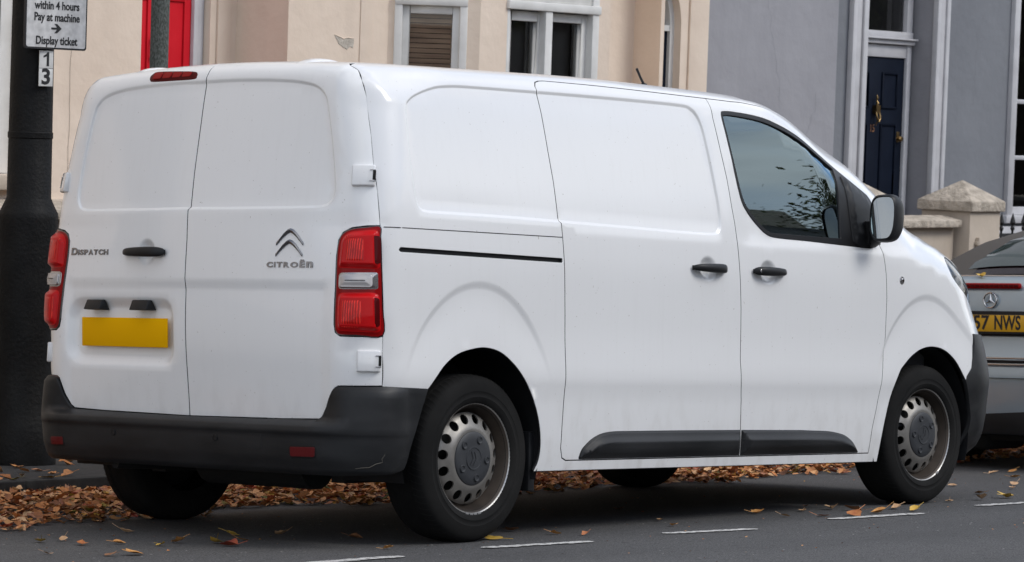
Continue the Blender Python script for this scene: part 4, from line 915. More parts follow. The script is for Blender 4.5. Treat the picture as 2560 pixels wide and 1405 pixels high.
LV=[(-.43,.23,'yellow',.062,'small yellow leaf at the far left, just in front of the leaf drift'),(-.32,.23,'tan',.05,'flat tan leaf right beside the yellow one at the far left of the road'),
(-.39,.04,'russet',.062,'russet leaf with raised edge, third from the left edge of the road'),(-.77,-.20,'tan',.045,'tiny pale leaf lowest of those at the bottom left corner'),
(-.26,-.03,'orange',.058,'flat orange leaf below the long-stemmed one, left part of the road'),(.13,.35,'tan',.062,'pale leaf with a long stem nearest the left rear tyre of the van'),
(-.20,-.20,'yellow',.052,'curled yellow leaf just left of a larger orange one'),(-.06,-.14,'orange',.072,'cupped orange leaf right of the curled yellow one below the bumper'),
(.03,-.26,'yellow',.085,'large yellow leaf on the left of a touching cluster of three'),(-.02,-.38,'red',.085,'dark red leaf at the front of the cluster of three'),
(.19,-.25,'orange',.058,'orange leaf standing alone just right of the cluster of three'),(.34,-.04,'yellow',.062,'dull yellow leaf curled upright beyond the cluster of three'),
(.51,-.14,'tan',.062,'tan leaf tipped upright in the shade under the middle of the bumper'),(-.55,-.43,'orange',.088,'biggest orange leaf at the bottom edge, left part of the picture'),
(-.64,-.39,'brown',.06,'shrivelled brown leaf touching the biggest orange leaf'),(.32,-.90,'orange',.045,'small folded orange leaf above the nearest white dash'),
(.60,-.47,'brown',.06,'dark brown leaf in the shadow left of the near rear tyre'),(.97,-.87,'yellow',.105,'large golden leaf propped against the near rear tyre'),
(1.34,-.66,'brown',.07,'thin brown leaf in the shade just behind the near rear tyre'),(1.34,-.89,'orange',.052,'bright orange leaf above the second white dash, left of a duller one'),
(1.39,-1.00,'russet',.042,'small russet leaf above the right end of the second white dash'),(2.26,-.72,'tan',.042,'small tan leaf in the shade between the second and third dashes'),
(2.06,-.94,'orange',.042,'small orange leaf above the middle of the third white dash'),(2.67,-.18,'brown',.075,'brown leaf deep in the shadow under the sliding door'),
(2.94,-.76,'orange',.075,'split orange leaf with upright stalk, left of the fourth dash'),(2.87,-.96,'tan',.050,'small tan leaf right of the split orange leaf'),
(3.20,-.82,'tan',.056,'pale tan leaf, nearer of two side by side below the front door'),(3.47,-.65,'brown',.048,'brown leaf behind the pale tan one below the front door'),
(3.02,-1.06,'russet',.074,'flat russet leaf just left of the fourth white dash'),(3.41,-.84,'tan',.082,'long flat tan leaf above the red-brown cluster on the fourth dash'),
(3.15,-1.13,'russet',.105,'large red-brown leaf lying across the left end of the fourth dash'),(3.44,-.93,'brown',.085,'dark brown leaf touching the back of the large red-brown leaf'),
(3.37,-1.12,'orange',.078,'orange leaf on the back edge of the fourth dash, middle'),(3.66,-1.02,'tan',.078,'tan leaf above the right end of the fourth dash'),
(3.62,-1.15,'yellow',.066,'golden leaf on the right end of the fourth dash'),(5.36,-.28,'tan',.066,'tan leaf just ahead of the near front tyre'),
(4.29,-.92,'tan',.055,'tan leaf on the road right below the near front tyre'),(4.53,-.95,'tan',.085,'large pale leaf above the left end of the fifth white dash'),
(4.93,-.70,'orange',.072,'orange leaf beyond the large pale leaf on the fifth dash'),(4.76,-.96,'yellow',.098,'yellow-green leaf above the fifth dash at the right edge'),
(6.27,-.11,'orange',.062,'orange leaf farthest back by the right edge of the picture'),(5.70,-.44,'tan',.062,'tan leaf in the middle of a column of three at the right edge'),
(5.40,-.61,'tan',.062,'tan leaf nearest of a column of three at the right edge'),(6.51,.17,'tan',.06,'tan leaf left of an orange one behind the silver car'),
(6.70,.17,'orange',.062,'bright orange leaf on the road behind the silver car'),(6.20,.28,'russet',.065,'russet leaf just past the front bumper of the van')]
for i,(x,y,c,s,lab) in enumerate(LV):
    r_=random.Random(100+i); mb=MB(); t=[]; leaf_mesh(mb,t,0,0,0,s,r_,.28)
    o=mb.build('fallen_leaf','leaf_'+c,None,RF4@Matrix.Translation((x,y,.0045)),smoothang=0); tag(o,lab,'leaf','single leaves lying on the road')
# ================= houses =================
def wallseg(mb,p0,p1,z0,z1,ops=(),out=(0,-1)):
    """vertical wall from p0 to p1 with rectangular openings (u0,u1,za,zb,depth); returns nothing"""
    p0=Vector(p0);p1=Vector(p1); L_=(p1-p0).length; d=(p1-p0)/L_; n=Vector((d.y,-d.x))   # outward (towards the street)
    P=lambda u,z,k=0: (p0.x+d.x*u-n.x*k,p0.y+d.y*u-n.y*k,z)
    us=sorted({0,L_}|{o[0] for o in ops}|{o[1] for o in ops}); zs=sorted({z0,z1}|{o[2] for o in ops}|{o[3] for o in ops})
    for a,b in zip(us[:-1],us[1:]):
        for c,e in zip(zs[:-1],zs[1:]):
            um,zm=(a+b)/2,(c+e)/2
            if any(o[0]<um<o[1] and o[2]<zm<o[3] for o in ops): continue
            mb.add([P(a,c),P(b,c),P(b,e),P(a,e)],[(0,1,2,3)])
    for u0,u1,za,zb,dp in ops:
        mb.add([P(u0,za),P(u0,zb),P(u0,zb,dp),P(u0,za,dp)],[(0,1,2,3)]); mb.add([P(u1,za),P(u1,zb),P(u1,zb,dp),P(u1,za,dp)],[(3,2,1,0)])
        mb.add([P(u0,zb),P(u1,zb),P(u1,zb,dp),P(u0,zb,dp)],[(0,1,2,3)]); mb.add([P(u0,za),P(u1,za),P(u1,za,dp),P(u0,za,dp)],[(3,2,1,0)])
def wframe(p0,p1): # matrix: x along wall, y INTO the wall, z up
    p0=Vector(p0);p1=Vector(p1); d=(p1-p0).normalized(); return Matrix(((d.x,-d.y,0,p0.x),(d.y,d.x,0,p0.y),(0,0,1,0),(0,0,0,1)))
def add_window(parent,M,u0,u1,z0,z1,dp,fw_=.05,bars=(),mull=(),mat='white_joinery',inside='room_dark',gmat='house_glass'):
    """sash/casement: frame boxes, pane, dark room behind"""
    f=MB(); y0,y1=dp-.03,dp+.03
    f.b2(u0,u0+fw_,y0,y1,z0,z1); f.b2(u1-fw_,u1,y0,y1,z0,z1); f.b2(u0+fw_,u1-fw_,y0,y1,z1-fw_,z1); f.b2(u0+fw_,u1-fw_,y0,y1,z0,z0+fw_*1.2)
    for z in bars: f.b2(u0+fw_,u1-fw_,y0+.004,y1-.004,z-.018,z+.018)
    for u in mull: f.b2(u-.02,u+.02,y0+.002,y1-.002,z0+fw_,z1-fw_)
    w_=f.build('window',mat,parent,M,bevel=.006,seg=2)
    g=MB(); g.add([(u0+.01,dp+.005,z0+.01),(u1-.01,dp+.005,z0+.01),(u1-.01,dp+.005,z1-.01),(u0+.01,dp+.005,z1-.01)],[(0,1,2,3)]); g.build('pane',gmat,w_,smoothang=0)
    r=MB(); e=.002; q=.6; r.add([(u0-e,dp+.031,z0),(u1+e,dp+.031,z0),(u1+e,dp+.031,z1),(u0-e,dp+.031,z1),(u0-e,dp+q,z0),(u1+e,dp+q,z0),(u1+e,dp+q,z1),(u0-e,dp+q,z1)],[(4,5,6,7),(0,1,5,4),(1,2,6,5),(2,3,7,6),(3,0,4,7)]); r.build('room',inside,w_,smoothang=0)
    if gmat=='house_glass' and (u1-u0)<.45 and dp<.075 and dp>.05:
        k=MB(); n=16; a=u0+(u1-u0)*.58; pts=[(a+(u1-a)*i/n,dp+.10+.012*math.sin(i*2.1)) for i in range(n+1)]; k.add([(x,y,z0) for x,y in pts]+[(x,y,z1) for x,y in pts],[(i,i+1,n+2+i,n+1+i) for i in range(n)]); k.build('curtain','curtain',w_)
    return w_
I4=Matrix.Identity(4)
Z0,Z1=-1.2,7.2
ch_=empty('cream_house','cream stucco house with a bay window, red door and peeling render patch','house')
mb=MB()
A0=(-9,4.3); A1=(4.558,4.3); ux=lambda x:x+9
wallseg(mb,A0,A1,Z0,Z1,[(ux(1.85),ux(2.935),1.235,3.3,.14),(ux(3.80),ux(4.345),-.6,3.2,.10),(ux(-3.2),ux(-2.0),1.235,3.3,.14)])
wallseg(mb,A1,(4.588,3.9),Z0,Z1); wallseg(mb,(4.588,3.9),(5.452,3.9),Z0,Z1)
B0,B1=(5.452,3.9),(5.847,3.505); rt=math.sqrt(2)
wallseg(mb,B0,B1,Z0,Z1,[(.066,.452,.95,2.62,.05)])
C0,C1=(5.847,3.505),(7.117,3.505); uc=lambda x:x-5.847
wallseg(mb,C0,C1,Z0,Z1,[(uc(6.10),uc(6.99),.95,2.75,.12)])
wallseg(mb,C1,(7.60,3.99),Z0,Z1); wallseg(mb,(7.60,3.99),(7.61,4.3),Z0,Z1); wallseg(mb,(7.61,4.3),(8.384,4.3),Z0,Z1)
wallseg(mb,(8.384,4.3),(8.384,4.07),Z0,Z1)
# porch front with half an arched opening
AX0,AX1,AZ=8.425,8.615,2.30
def arch_face(mb,y):
    n=14; top=[(AX1-.36*(1-math.cos(t)),AZ+.40*math.sin(t)) for t in np.linspace(0,math.acos(1-(AX1-AX0)/.36),n)]
    P=lambda x,z:(x,y,z)
    mb.add([P(8.384,Z0),P(AX0,Z0),P(AX0,Z1),P(8.384,Z1)],[(0,1,2,3)]); mb.add([P(AX1,Z0),P(8.93,Z0),P(8.93,Z1),P(AX1,Z1)],[(0,1,2,3)])
    mb.add([P(x,z) for x,z in top]+[P(AX0,Z1),P(AX1,Z1)],[list(range(n))+[n,n+1]]); return top
top=arch_face(mb,4.07)
edge=[(AX1,-.6)]+top+[(AX0,-.6)]
mb.add([(x,4.07,z) for x,z in edge]+[(x,4.19,z) for x,z in edge],[(i,i+1,len(edge)+i+1,len(edge)+i) for i in range(len(edge)-1)])
mb.add([(8.93,4.07,Z0),(8.93,4.30,Z0),(8.93,4.30,Z1),(8.93,4.07,Z1)],[(0,1,2,3)])
# back, end and top so that the house is a solid volume
mb.add([(-9,4.3,Z0),(-9,12,Z0),(-9,12,Z1),(-9,4.3,Z1)],[(0,1,2,3)]); mb.add([(-9,12,Z0),(8.93,12,Z0),(8.93,12,Z1),(-9,12,Z1)],[(0,1,2,3)])
wall=mb.build('wall','stucco_cream',ch_,I4,smoothang=0)
def hairline(name,P,w_,mat,parent):
    mb=MB(); P=[Vector(p) for p in P]; V=[]
    for i,p in enumerate(P): V+=[p+Vector((-w_,0,0)),p+Vector((w_,0,0))]
    mb.add(V,[(2*i,2*i+1,2*i+3,2*i+2) for i in range(len(P)-1)]); return mb.build(name,mat,parent,I4,smoothang=0)
pbsdf('crack_shadow',(.20,.16,.125),.95); rc_=random.Random(4)
hairline('render_joint',[(3.268+.004*rc_.uniform(-1,1),4.2975,z) for z in np.linspace(1.2,2.6,30)],.0011,'crack_shadow',wall)
for (x,z,dx,n_,y) in ((3.05,2.25,-.010,12,4.2975),):
    P_=[]
    for i in range(n_): P_.append((x,y,z)); x+=dx+rc_.uniform(-.018,.018); z-=rc_.uniform(.012,.035)
    hairline('hairline_crack',P_,.0007,'crack_shadow',wall)
# slim raised strips and the shadow line of the rendered corner
s_=MB(); s_.b2(4.395,4.50,4.285,4.299,Z0,Z1); s_.b2(8.70,8.915,4.055,4.069,Z0,Z1); s_.b2(5.20,5.30,3.893,3.8995,Z0,Z1); s_.build('render_strip','stucco_cream',wall,I4,bevel=.004)
s_=MB(); s_.b2(-9,3.79,4.26,4.299,1.02,1.10); s_.b2(1.6,3.06,4.22,4.298,1.15,1.235); s_.build('window_sill','stucco_stone',wall,I4,bevel=.01)
rf=MB(); rf.add([(-9,4.1,Z1),(8.93,4.1,Z1),(8.93,8.1,9.4),(-9,8.1,9.4),(8.93,12,Z1),(-9,12,Z1)],[(0,1,2,3),(3,2,4,5),(0,3,5),(1,4,2)]); rf.build('roof','underbody',ch_,I4,smoothang=0)
WA=wframe(A0,A1)
add_window(ch_,WA,ux(1.85),ux(2.935),1.235,3.3,.10,.125,bars=(1.87,)); add_window(ch_,WA,ux(-3.2),ux(-2.0),1.235,3.3,.10,.085,bars=(1.90,))
# canted light with a wooden blind
WB=wframe(B0,B1)
bw=add_window(ch_,WB,.075,.443,.96,2.302,.045,.052)
bl=MB()
for i in range(43): z=.99+i*.0305; bl.box((.259,.070,z),(.27,.004,.0265),Matrix.Identity(4))
bl.build('wooden_blind','blind_wood',bw,I4)
f=MB(); f.b2(.035,.085,-.012,.03,.95,2.34); f.b2(.433,.480,-.012,.03,.95,2.34); f.b2(.035,.480,-.018,.03,2.30,2.345); f.b2(.035,.480,-.008,.03,2.345,2.62); f.build('window_surround','white_joinery',ch_,WB,bevel=.006)
# pair of lights in the front of the bay
WC=wframe(C0,C1)
bwp=add_window(ch_,WC,uc(6.12),uc(6.50),.96,2.300,.07,.062); add_window(ch_,WC,uc(6.50),uc(6.93),.96,2.300,.07,.055)
f=MB(); f.b2(uc(6.46),uc(6.53),-.01,.06,.95,2.36); f.b2(uc(6.925),uc(6.992),-.012,.05,.95,2.72); f.b2(uc(6.10),uc(6.13),0,.06,.95,2.72); f.b2(uc(6.09),uc(7.0),-.022,.06,2.305,2.36); f.b2(uc(6.13),uc(6.925),.0,.05,2.36,2.70); f.b2(uc(6.20),uc(6.47),-.01,.05,2.42,2.66); f.b2(uc(6.54),uc(6.88),-.01,.05,2.42,2.66); f.build('window_surround','white_joinery',ch_,WC,bevel=.007)
# arched side light of the porch
f=MB(); e2=[(AX1-.045,1.2)]+[(AX1-.045-.315*(1-math.cos(t)),AZ+.355*math.sin(t)) for t in np.linspace(0,math.acos(1-(AX1-.045-AX0)/.315),12)]; e1=[(AX1,1.2)]+[(AX1-.36*(1-math.cos(t)),AZ+.40*math.sin(t)) for t in np.linspace(0,math.acos(1-(AX1-AX0)/.36),12)]
e1=[(AX1,-.6)]+e1[1:]; e2=[(AX1-.045,-.6)]+e2[1:]; k=len(e1)
f.add([(x,4.13,z) for x,z in e1]+[(x,4.13,z) for x,z in e2],[(i,i+1,k+i+1,k+i) for i in range(k-1)]); f.add([(x,4.13,z) for x,z in e2]+[(x,4.18,z) for x,z in e2],[(i,i+1,k+i+1,k+i) for i in range(k-1)])
f.b2(AX0,AX1-.04,4.135,4.18,2.265,2.305); pf=f.build('arched_frame','white_joinery',ch_,I4,smoothang=0)
MB().b2(AX0,AX1-.04,4.155,4.175,-.6,2.265).build('porch_door','door_blue',pf); MB().b2(AX0,AX1-.02,4.178,4.186,2.3,2.8).build('fanlight','room_dark',pf)
# red door
WD=wframe(A0,A1); d0,d1=ux(3.62),ux(4.243)
dr=MB(); dr.b2(d0,d1,.055,.099,-.6,3.0); 
for (a,b) in ((ux(3.70),ux(3.90)),(ux(4.02),ux(4.19))):
    for (c,e) in ((-.3,.9),(1.1,2.26),(2.4,2.9)): dr.b2(a,a+.012,.045,.06,c,e); dr.b2(b-.012,b,.045,.06,c,e); dr.b2(a+.012,b-.012,.045,.06,c,c+.012); dr.b2(a+.012,b-.012,.045,.06,e-.012,e)
rd=dr.build('red_door','door_red',ch_,WD,bevel=.003)
MB().tube([(ux(3.925),.04,2.03),(ux(3.925),.015,2.02),(ux(3.925),.012,1.97),(ux(3.925),.02,1.925),(ux(3.925),.045,1.915)],.008,8).build('door_handle','iron_black',rd)
f=MB(); f.b2(d1,d1+.035,.03,.099,-.6,3.1); f.b2(d1+.035,d1+.10,.05,.098,-.6,3.1); f.b2(d0-.05,d1+.10,.02,.099,3.0,3.15); f.build('door_frame','white_joinery_grey',ch_,WD,bevel=.006)
# patch where the render has come away
PV=[(4.982,2.094),(5.010,2.086),(5.035,2.080),(5.059,2.072),(5.080,2.079),(5.1,2.081),(5.13,2.077),(5.149,2.079),(5.150,2.05),(5.143,2.022),(5.125,2.03),(5.110,2.026),(5.10,2.016),(5.09,2.011),(5.075,2.02),(5.061,2.022),(5.04,2.035),(5.019,2.043),(5.01,2.06),(4.995,2.075)]
Mx=Matrix(((1,0,0,0),(0,0,1,3.8975),(0,1,0,0),(0,0,0,1)))
MB().prism(PV,0,.002,Mx).build('peeled_render','bare_render',wall,smoothang=0)
e=MB(); e.tube([(x,3.8975,z+.002) for x,z in PV[:8]],[.002,.004,.003,.004,.003,.004,.003,.001],5); e.build('render_lip','stucco_cream',wall)
# ---- grey-lilac house ----
gh=empty('grey_house','pale grey-lilac rendered house with dark blue panelled front door number 15','house')
G0,G1=(8.93,4.3),(10.864,4.3); mb=MB(); wallseg(mb,G0,G1,Z0,Z1); wallseg(mb,G1,(10.864,4.335),Z0,Z1)
H0,H1=(10.864,4.335),(17.5,4.335); ug=lambda x:x-10.864
wallseg(mb,H0,H1,Z0,Z1,[(ug(11.24),ug(12.235),-.7,3.6,.22),(ug(13.48),ug(14.55),.93,3.3,.16)])
mb.add([(17.5,4.335,Z0),(17.5,12,Z0),(17.5,12,Z1),(17.5,4.335,Z1)],[(0,1,2,3)]); mb.add([(8.93,12,Z0),(17.5,12,Z0),(17.5,12,Z1),(8.93,12,Z1)],[(0,1,2,3)])
gw=mb.build('wall','stucco_grey',gh,I4,smoothang=0); gw.data.materials.append(MAT['stucco_grey_dark'])
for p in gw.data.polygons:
    if p.center.y<4.36 and (12.3<p.center.x or 10.87<p.center.x<11.06): p.material_index=1  # darker bluish grey on the wall right of the door and the narrow strip
pbsdf('crack_grey',(.15,.15,.16),.95)
for (x,z,dx,n_,y) in ((9.9,2.6,.010,34,4.2975),(13.0,2.6,-.008,30,4.3325),(10.6,1.9,-.012,14,4.2975)):
    P_=[]
    for i in range(n_): P_.append((x,y,z)); x+=dx+rc_.uniform(-.02,.02); z-=rc_.uniform(.012,.04)
    hairline('hairline_crack',P_,.0008,'crack_grey',gw)
rf=MB(); rf.add([(8.93,4.1,Z1),(17.5,4.1,Z1),(17.5,8.1,9.4),(8.93,8.1,9.4),(17.5,12,Z1),(8.93,12,Z1)],[(0,1,2,3),(3,2,4,5),(0,3,5),(1,4,2)]); rf.build('roof','underbody',gh,I4,smoothang=0)
WG=wframe(H0,H1)
f=MB()
for (a,b,y) in ((11.05,11.10,-.05),(11.10,11.19,-.035),(11.19,11.25,-.055),(12.225,12.27,-.05),(12.27,12.36,-.035),(12.36,12.41,-.05)): f.b2(ug(a),ug(b),y,-.0015,-.9,3.8)
f.build('door_surround','white_joinery_grey',gh,WG,bevel=.006)
bd=MB(); b0,b1=ug(11.30),ug(12.115); bd.b2(b0,b1,.175,.215,-.7,2.195)
for (a,b) in ((11.37,11.62),(11.80,12.02)):
    for (c,e) in ((-.5,.75),(.95,1.68),(1.80,2.08)):
        a_,b_=ug(a),ug(b); bd.b2(a_,a_+.014,.163,.18,c,e); bd.b2(b_-.014,b_,.163,.18,c,e); bd.b2(a_+.014,b_-.014,.163,.18,c,c+.014); bd.b2(a_+.014,b_-.014,.163,.18,e-.014,e)
blue=bd.build('blue_door','door_blue',gh,WG,bevel=.003)
f=MB(); f.b2(b1,b1+.06,.15,.215,-.7,2.30); f.b2(b0-.05,b0,.15,.215,-.7,2.30); f.b2(b0,b1,.16,.215,2.197,2.295); f.b2(b0-.05,b1+.07,.125,.215,2.30,2.335); f.b2(b0-.05,b1+.08,.10,.215,2.335,2.35); f.b2(b0-.05,b1+.06,.14,.215,2.35,2.40); f.b2(b1-.02,b1+.06,.15,.215,2.40,3.4); f.b2(b0-.05,b0+.02,.15,.215,2.40,3.4); f.build('door_frame','white_joinery_grey',gh,WG,bevel=.005)
f=MB(); f.add([(b0,.19,2.40),(b1,.19,2.40),(b1,.19,3.4),(b0,.19,3.4)],[(0,1,2,3)]); f.build('fanlight','house_glass',gh,WG,smoothang=0); MB().b2(b0-.02,b1+.03,.205,.6,2.40,3.4).build('hall','room_dark',gh,WG)
# knocker, number, knob
kx=ug(11.715); k=MB(); k.lathe([(0,.02),(.012,.018),(.02,.008),(.018,0)],14,'Z',(0,0,0)); 
k=MB(); k.tube([(kx,.155,1.90),(kx,.150,1.875),(kx,.153,1.86)],[.004,.011,.006],10); k.tube([(kx,.155,1.86),(kx,.145,1.835),(kx,.155,1.81)],[.006,.013,.010],10); k.b2(kx-.027,kx+.027,.135,.174,1.755,1.822)
for q in (-1,1): k.tube([(kx+q*.020,.145,1.775),(kx+q*.024,.135,1.74),(kx+q*.018,.130,1.715),(kx,.128,1.700)],.0085,8)
k.tube([(kx,.135,1.712),(kx,.13,1.700),(kx,.14,1.688)],[.008,.013,.006],10); k.tube([(kx,.15,1.69),(kx,.152,1.665)],[.006,.003],8)
k.build('door_knocker','brass',blue,I4,smoothang=50)
text_mesh('house_number','15',.085,.0012,'leaf_brown',blue,Matrix.Translation((ug(11.69),.172,1.640))@Matrix.Rotation(math.pi,4,'Z'),.85)
MB().lathe([(0,-.045),(.016,-.043),(.024,-.030),(.016,-.014),(.010,-.008),(.022,-.004),(.024,0)],18,'Y',(ug(12.055),.172,1.565)).build('door_knob','brass',blue,I4)
MB().b2(ug(12.035),ug(12.075),.166,.173,1.54,1.62).build('knob_plate','brass',blue,I4,bevel=.003)
add_window(gh,WG,ug(13.48),ug(14.55),.97,3.3,.045,.055,bars=(1.90,1.44),mat='white_joinery_grey')
f=MB(); f.b2(ug(13.40),ug(13.487),-.04,.05,.93,3.3); f.b2(ug(13.38),ug(14.6),-.05,.06,.905,.968); f.build('window_surround','white_joinery_grey',gh,WG,bevel=.006)
f=MB(); f.b2(0,ug(17.5),-.03,-.0015,.70,.88); f.build('plinth_band','white_joinery_grey',gh,WG,bevel=.01)
# ================= garden walls, piers, railings =================
GY=3.30
def pier(x0,label):
    w_=.482; p=empty('gate_pier',label,'gate pier',Matrix.Translation((x0+w_/2,GY+w_/2,-.9)),'square gate piers with pyramid caps')
    h=w_/2; s=.028; MB().b2(-h+s,h-s,-h+s,h-s,0,.9+1.052).build('shaft','stucco_stone',p,bevel=.006,seg=2)
    c=MB(); zb,zt,za=.9+1.050,.9+1.126,.9+1.282
    c.add([(-h,-h,zb),(h,-h,zb),(h,h,zb),(-h,h,zb),(-h,-h,zt),(h,-h,zt),(h,h,zt),(-h,h,zt),(0,0,za)],[(3,2,1,0),(0,1,5,4),(1,2,6,5),(2,3,7,6),(3,0,4,7),(4,5,8),(5,6,8),(6,7,8),(7,4,8)])
    c.build('cap','stone_rough',p,bevel=.009,seg=2,smoothang=20); return p
p1=pier(9.80,'stone-capped square pier mostly hidden behind the van mirror')
p2=pier(11.238,'square rendered gate pier with pyramid cap in full view right of the van mirror')
mb=MB(); mb.b2(11.238+.10,11.238+.155,GY+.0,GY+.026,1.9-.9-.20,1.9-.9-.17); mb.b2(11.238+.115,11.238+.14,GY-.005,GY+.026,.76,.86); mb.build('gate_hinge_stub','stucco_stone',p2,Matrix.Translation((-(11.238+.241),-(GY+.241),.9)),bevel=.004)
def gwall(x0,x1,label,zt=1.03):
    g=empty('garden_wall',label,'wall',Matrix.Translation(((x0+x1)/2,GY+.24,-.9))); L_=(x1-x0)/2
    MB().b2(-L_,L_,-.10,.10,0,.9+zt-.0).build('wall_body','stucco_stone',g,bevel=.005); c=MB(); z=.9+zt+.002; c.add([(-L_,-.17,z),(L_,-.17,z),(L_,.17,z),(-L_,.17,z),(-L_,-.17,z+.055),(L_,-.17,z+.055),(L_,.17,z+.055),(-L_,.17,z+.055),(-L_,0,z+.085),(L_,0,z+.085)],[(3,2,1,0),(0,1,5,4),(4,5,9,8),(8,9,6,7),(2,3,7,6),(0,4,8,7,3),(1,2,6,9,5)]); c.build('coping','stone_rough',g,bevel=.008); return g
gwall(-9,9.79,'long low garden wall with rough stone coping, seen left of the van behind the lamp post')
gwall(10.30,11.225,'short low garden wall between the two stone-capped piers',.93)
rl=empty('iron_railing','black iron railing with spear finials right of the gate pier','railing',Matrix.Translation((11.9,GY+.24,-.9)))
b_=MB(); b_.b2(-.15,4.2,-.006,.006,.9+.845,.9+.872); b_.b2(-.15,4.2,-.006,.006,.25,.28); b_.build('rail','iron_black',rl)
MB().b2(-.18,4.2,-.12,.12,0,.24).build('plinth','stucco_stone',rl,bevel=.01)
for i in range(24):
    x=.0+i*.165; s_=MB(); s_.tube([(x,0,.24),(x,0,.9+.895)],.009,8); s_.tube([(x,0,.9+.89),(x,0,.9+.905),(x,0,.9+.915),(x,0,.9+.93)],[.009,.017,.017,.009],10)
    s_.tube([(x,0,.9+.93),(x,0,.9+.955),(x,0,.9+.985),(x,0,.9+1.03)],[.007,.022,.015,.001],8); s_.build('spear_bar','iron_black',rl)
# ================= lamp post with parking signs =================
LX,LY=1.742,2.86; gz=-.20
lp=empty('lamp_post','thick black cast-iron lamp post at the left edge carrying the parking sign','lamp post',Matrix.Translation((LX,LY,gz)))
MB().lathe([(0,0),(.165,0),(.163,.25),(.150,.27),(.146,.6),(.147,1.27),(.145,1.292),(.138,1.306),(.116,1.352),(.114,1.36),(.109,1.368),(.104,2.2),(.098,3.2),(.090,5.5),(0,5.5)],44,'Z').build('column','cast_iron',lp,smoothang=40)
MB().lathe([(.107,1.66),(.111,1.665),(.111,1.69),(.107,1.695)],44,'Z').build('collar','cast_iron',lp)
MB().tube([(0,0,5.45),(-.0,-.3,5.9),(0,-.9,6.0)],[.06,.045,.04],12).build('arm','cast_iron',lp); MB().box((0,-1.1,5.98),(.22,.5,.12)).build('lantern','cast_iron',lp,bevel=.03)
sg_=empty('parking_sign','grey pay and display parking sign with black border and arrow','sign',Matrix.Translation((1.764,2.715,2.100)))
Mx=Matrix(((1,0,0,0),(0,0,-1,0),(0,1,0,0),(0,0,0,1)))   # draw in x,z ; thickness along y
RRr=lambda hw,z0,z1,r:fillet([(-hw,z0),(hw,z0),(hw,z1),(-hw,z1)],r)
MB().prism([tuple(p) for p in RRr(.199,-.199,.42,.018)],-.012,0,Mx).build('sign_plate','sign_ink',sg_,smoothang=0)
MB().prism([tuple(p) for p in RRr(.190,-.190,.411,.014)],0,.0015,Mx).build('sign_face','sign_grey',sg_,smoothang=0)
RS=Matrix.Rotation(math.pi,4,'Z')
# text builder writes for a viewer on the +Y side, so turn it to face -Y
for txt,z,sz in (('Display ticket',-.158,.0555),('Pay at machine',-.044,.0555),('within 4 hours',.013,.0555)):
    text_mesh('sign_text',txt,sz,.0006,'sign_ink',sg_,Matrix.Translation((.002,-.0026,z))@RS,.88,bold=.0013)
ar=[(-.040,.006),(.004,.006),(-.016,.028),(.004,.028),(.040,0),(.004,-.028),(-.016,-.028),(.004,-.006),(-.040,-.006)]
MB().prism([(x*.82,z*.82-.097) for x,z in ar],.0018,.0030,Mx).build('arrow','sign_ink',sg_,smoothang=0)
MB().b2(-.16,-.02,.001,.05,.10,.13).build('bracket','iron_black',sg_)
for i,(d_,zc,lab) in enumerate((('1',1.851,'small white number plate reading 1 just under the parking sign'),('3',1.763,'small white number plate reading 3 below the plate reading 1'))):
    n_=empty('number_plate_sticker',lab,'number plate',Matrix.Translation((1.722,2.735,zc))@Matrix.Rotation(math.radians(-6),4,'Z'),'white number plates on the lamp post')
    MB().b2(-.041,.041,-.0015,.0015,-.043,.043).build('plate','sign_white',n_,bevel=.0006)
    if d_=='3': text_mesh('numeral',d_,.104,.0005,'sign_ink',n_,Matrix.Translation((0,-.0022,0))@RS,1.15,bold=.0030)
    else: MB().prism([(.002,-.033),(.016,-.033),(.016,.036),(.005,.036),(-.001,.026),(-.017,.018),(-.017,.008),(.002,.015)],.0018,.0026,Mx).build('numeral','sign_ink',n_,smoothang=0)
# second, thinner post on the pavement
p_=empty('sign_post','mossy grey weathered post standing in front of the red door','post',Matrix.Translation((2.112,2.35,-.2)))
MB().lathe([(0,0),(.052,0),(.052,.02),(.0455,.03),(.0455,3.6),(.0455,3.61),(0,3.63)],28,'Z').build('pole','weathered_post',p_); MB().lathe([(.0455,.02),(.075,.0),(.075,.0)],24,'Z').build('base_collar','weathered_post',p_)
# ================= parked silver car ahead of the van =================
varied('silver_paint',(.36,.44,.495),(.39,.47,.525),3,.28,metal=.45,coat=1.0,coat_rough=.04)
pbsdf('car_pane',(.05,.07,.065),.06,coat=1); pbsdf('soft_top',(.07,.062,.055),.85); glass('car_glass',(.25,.33,.31),1.3)
MC=M4@Matrix.Translation((6.87,.445,-.0489+SL*6.87))@Matrix.Rotation(-math.atan(SL),4,'Y')
car=empty('parked_car','silver-blue coupe with yellow plate parked ahead of the van','car',MC)
rows=[(.20,.10,.78),(.24,.03,.83),(.32,.0,.865),(.50,-.015,.875),(.585,-.02,.875),(.612,.0,.87),(.66,.045,.868),(.80,.055,.862),(.93,.05,.85),(1.0,.06,.835),(1.045,.075,.81),(1.085,.10,.77),(1.105,.16,.70),(1.112,.30,.60)]
Lc=4.60; N=96; V=[]; 
def ring(rx,hw,z,fz=0):
    R=[]
    x0,x1=rx,Lc-rx*.8; cx=(x0+x1)/2; hx=(x1-x0)/2
    for i in range(N):
        t=2*math.pi*i/N; c_,s_=math.cos(t),math.sin(t); e=.30
        x=cx-hx*math.copysign(abs(c_)**e,c_); y=hw*math.copysign(abs(s_)**.42,s_)
        zz=z-(.16*float(ss(2.9,4.5,x)) if z>.9 else 0); R.append((x,y,zz))
    return R
for z,rx,hw in rows: V+=ring(rx,hw,z)
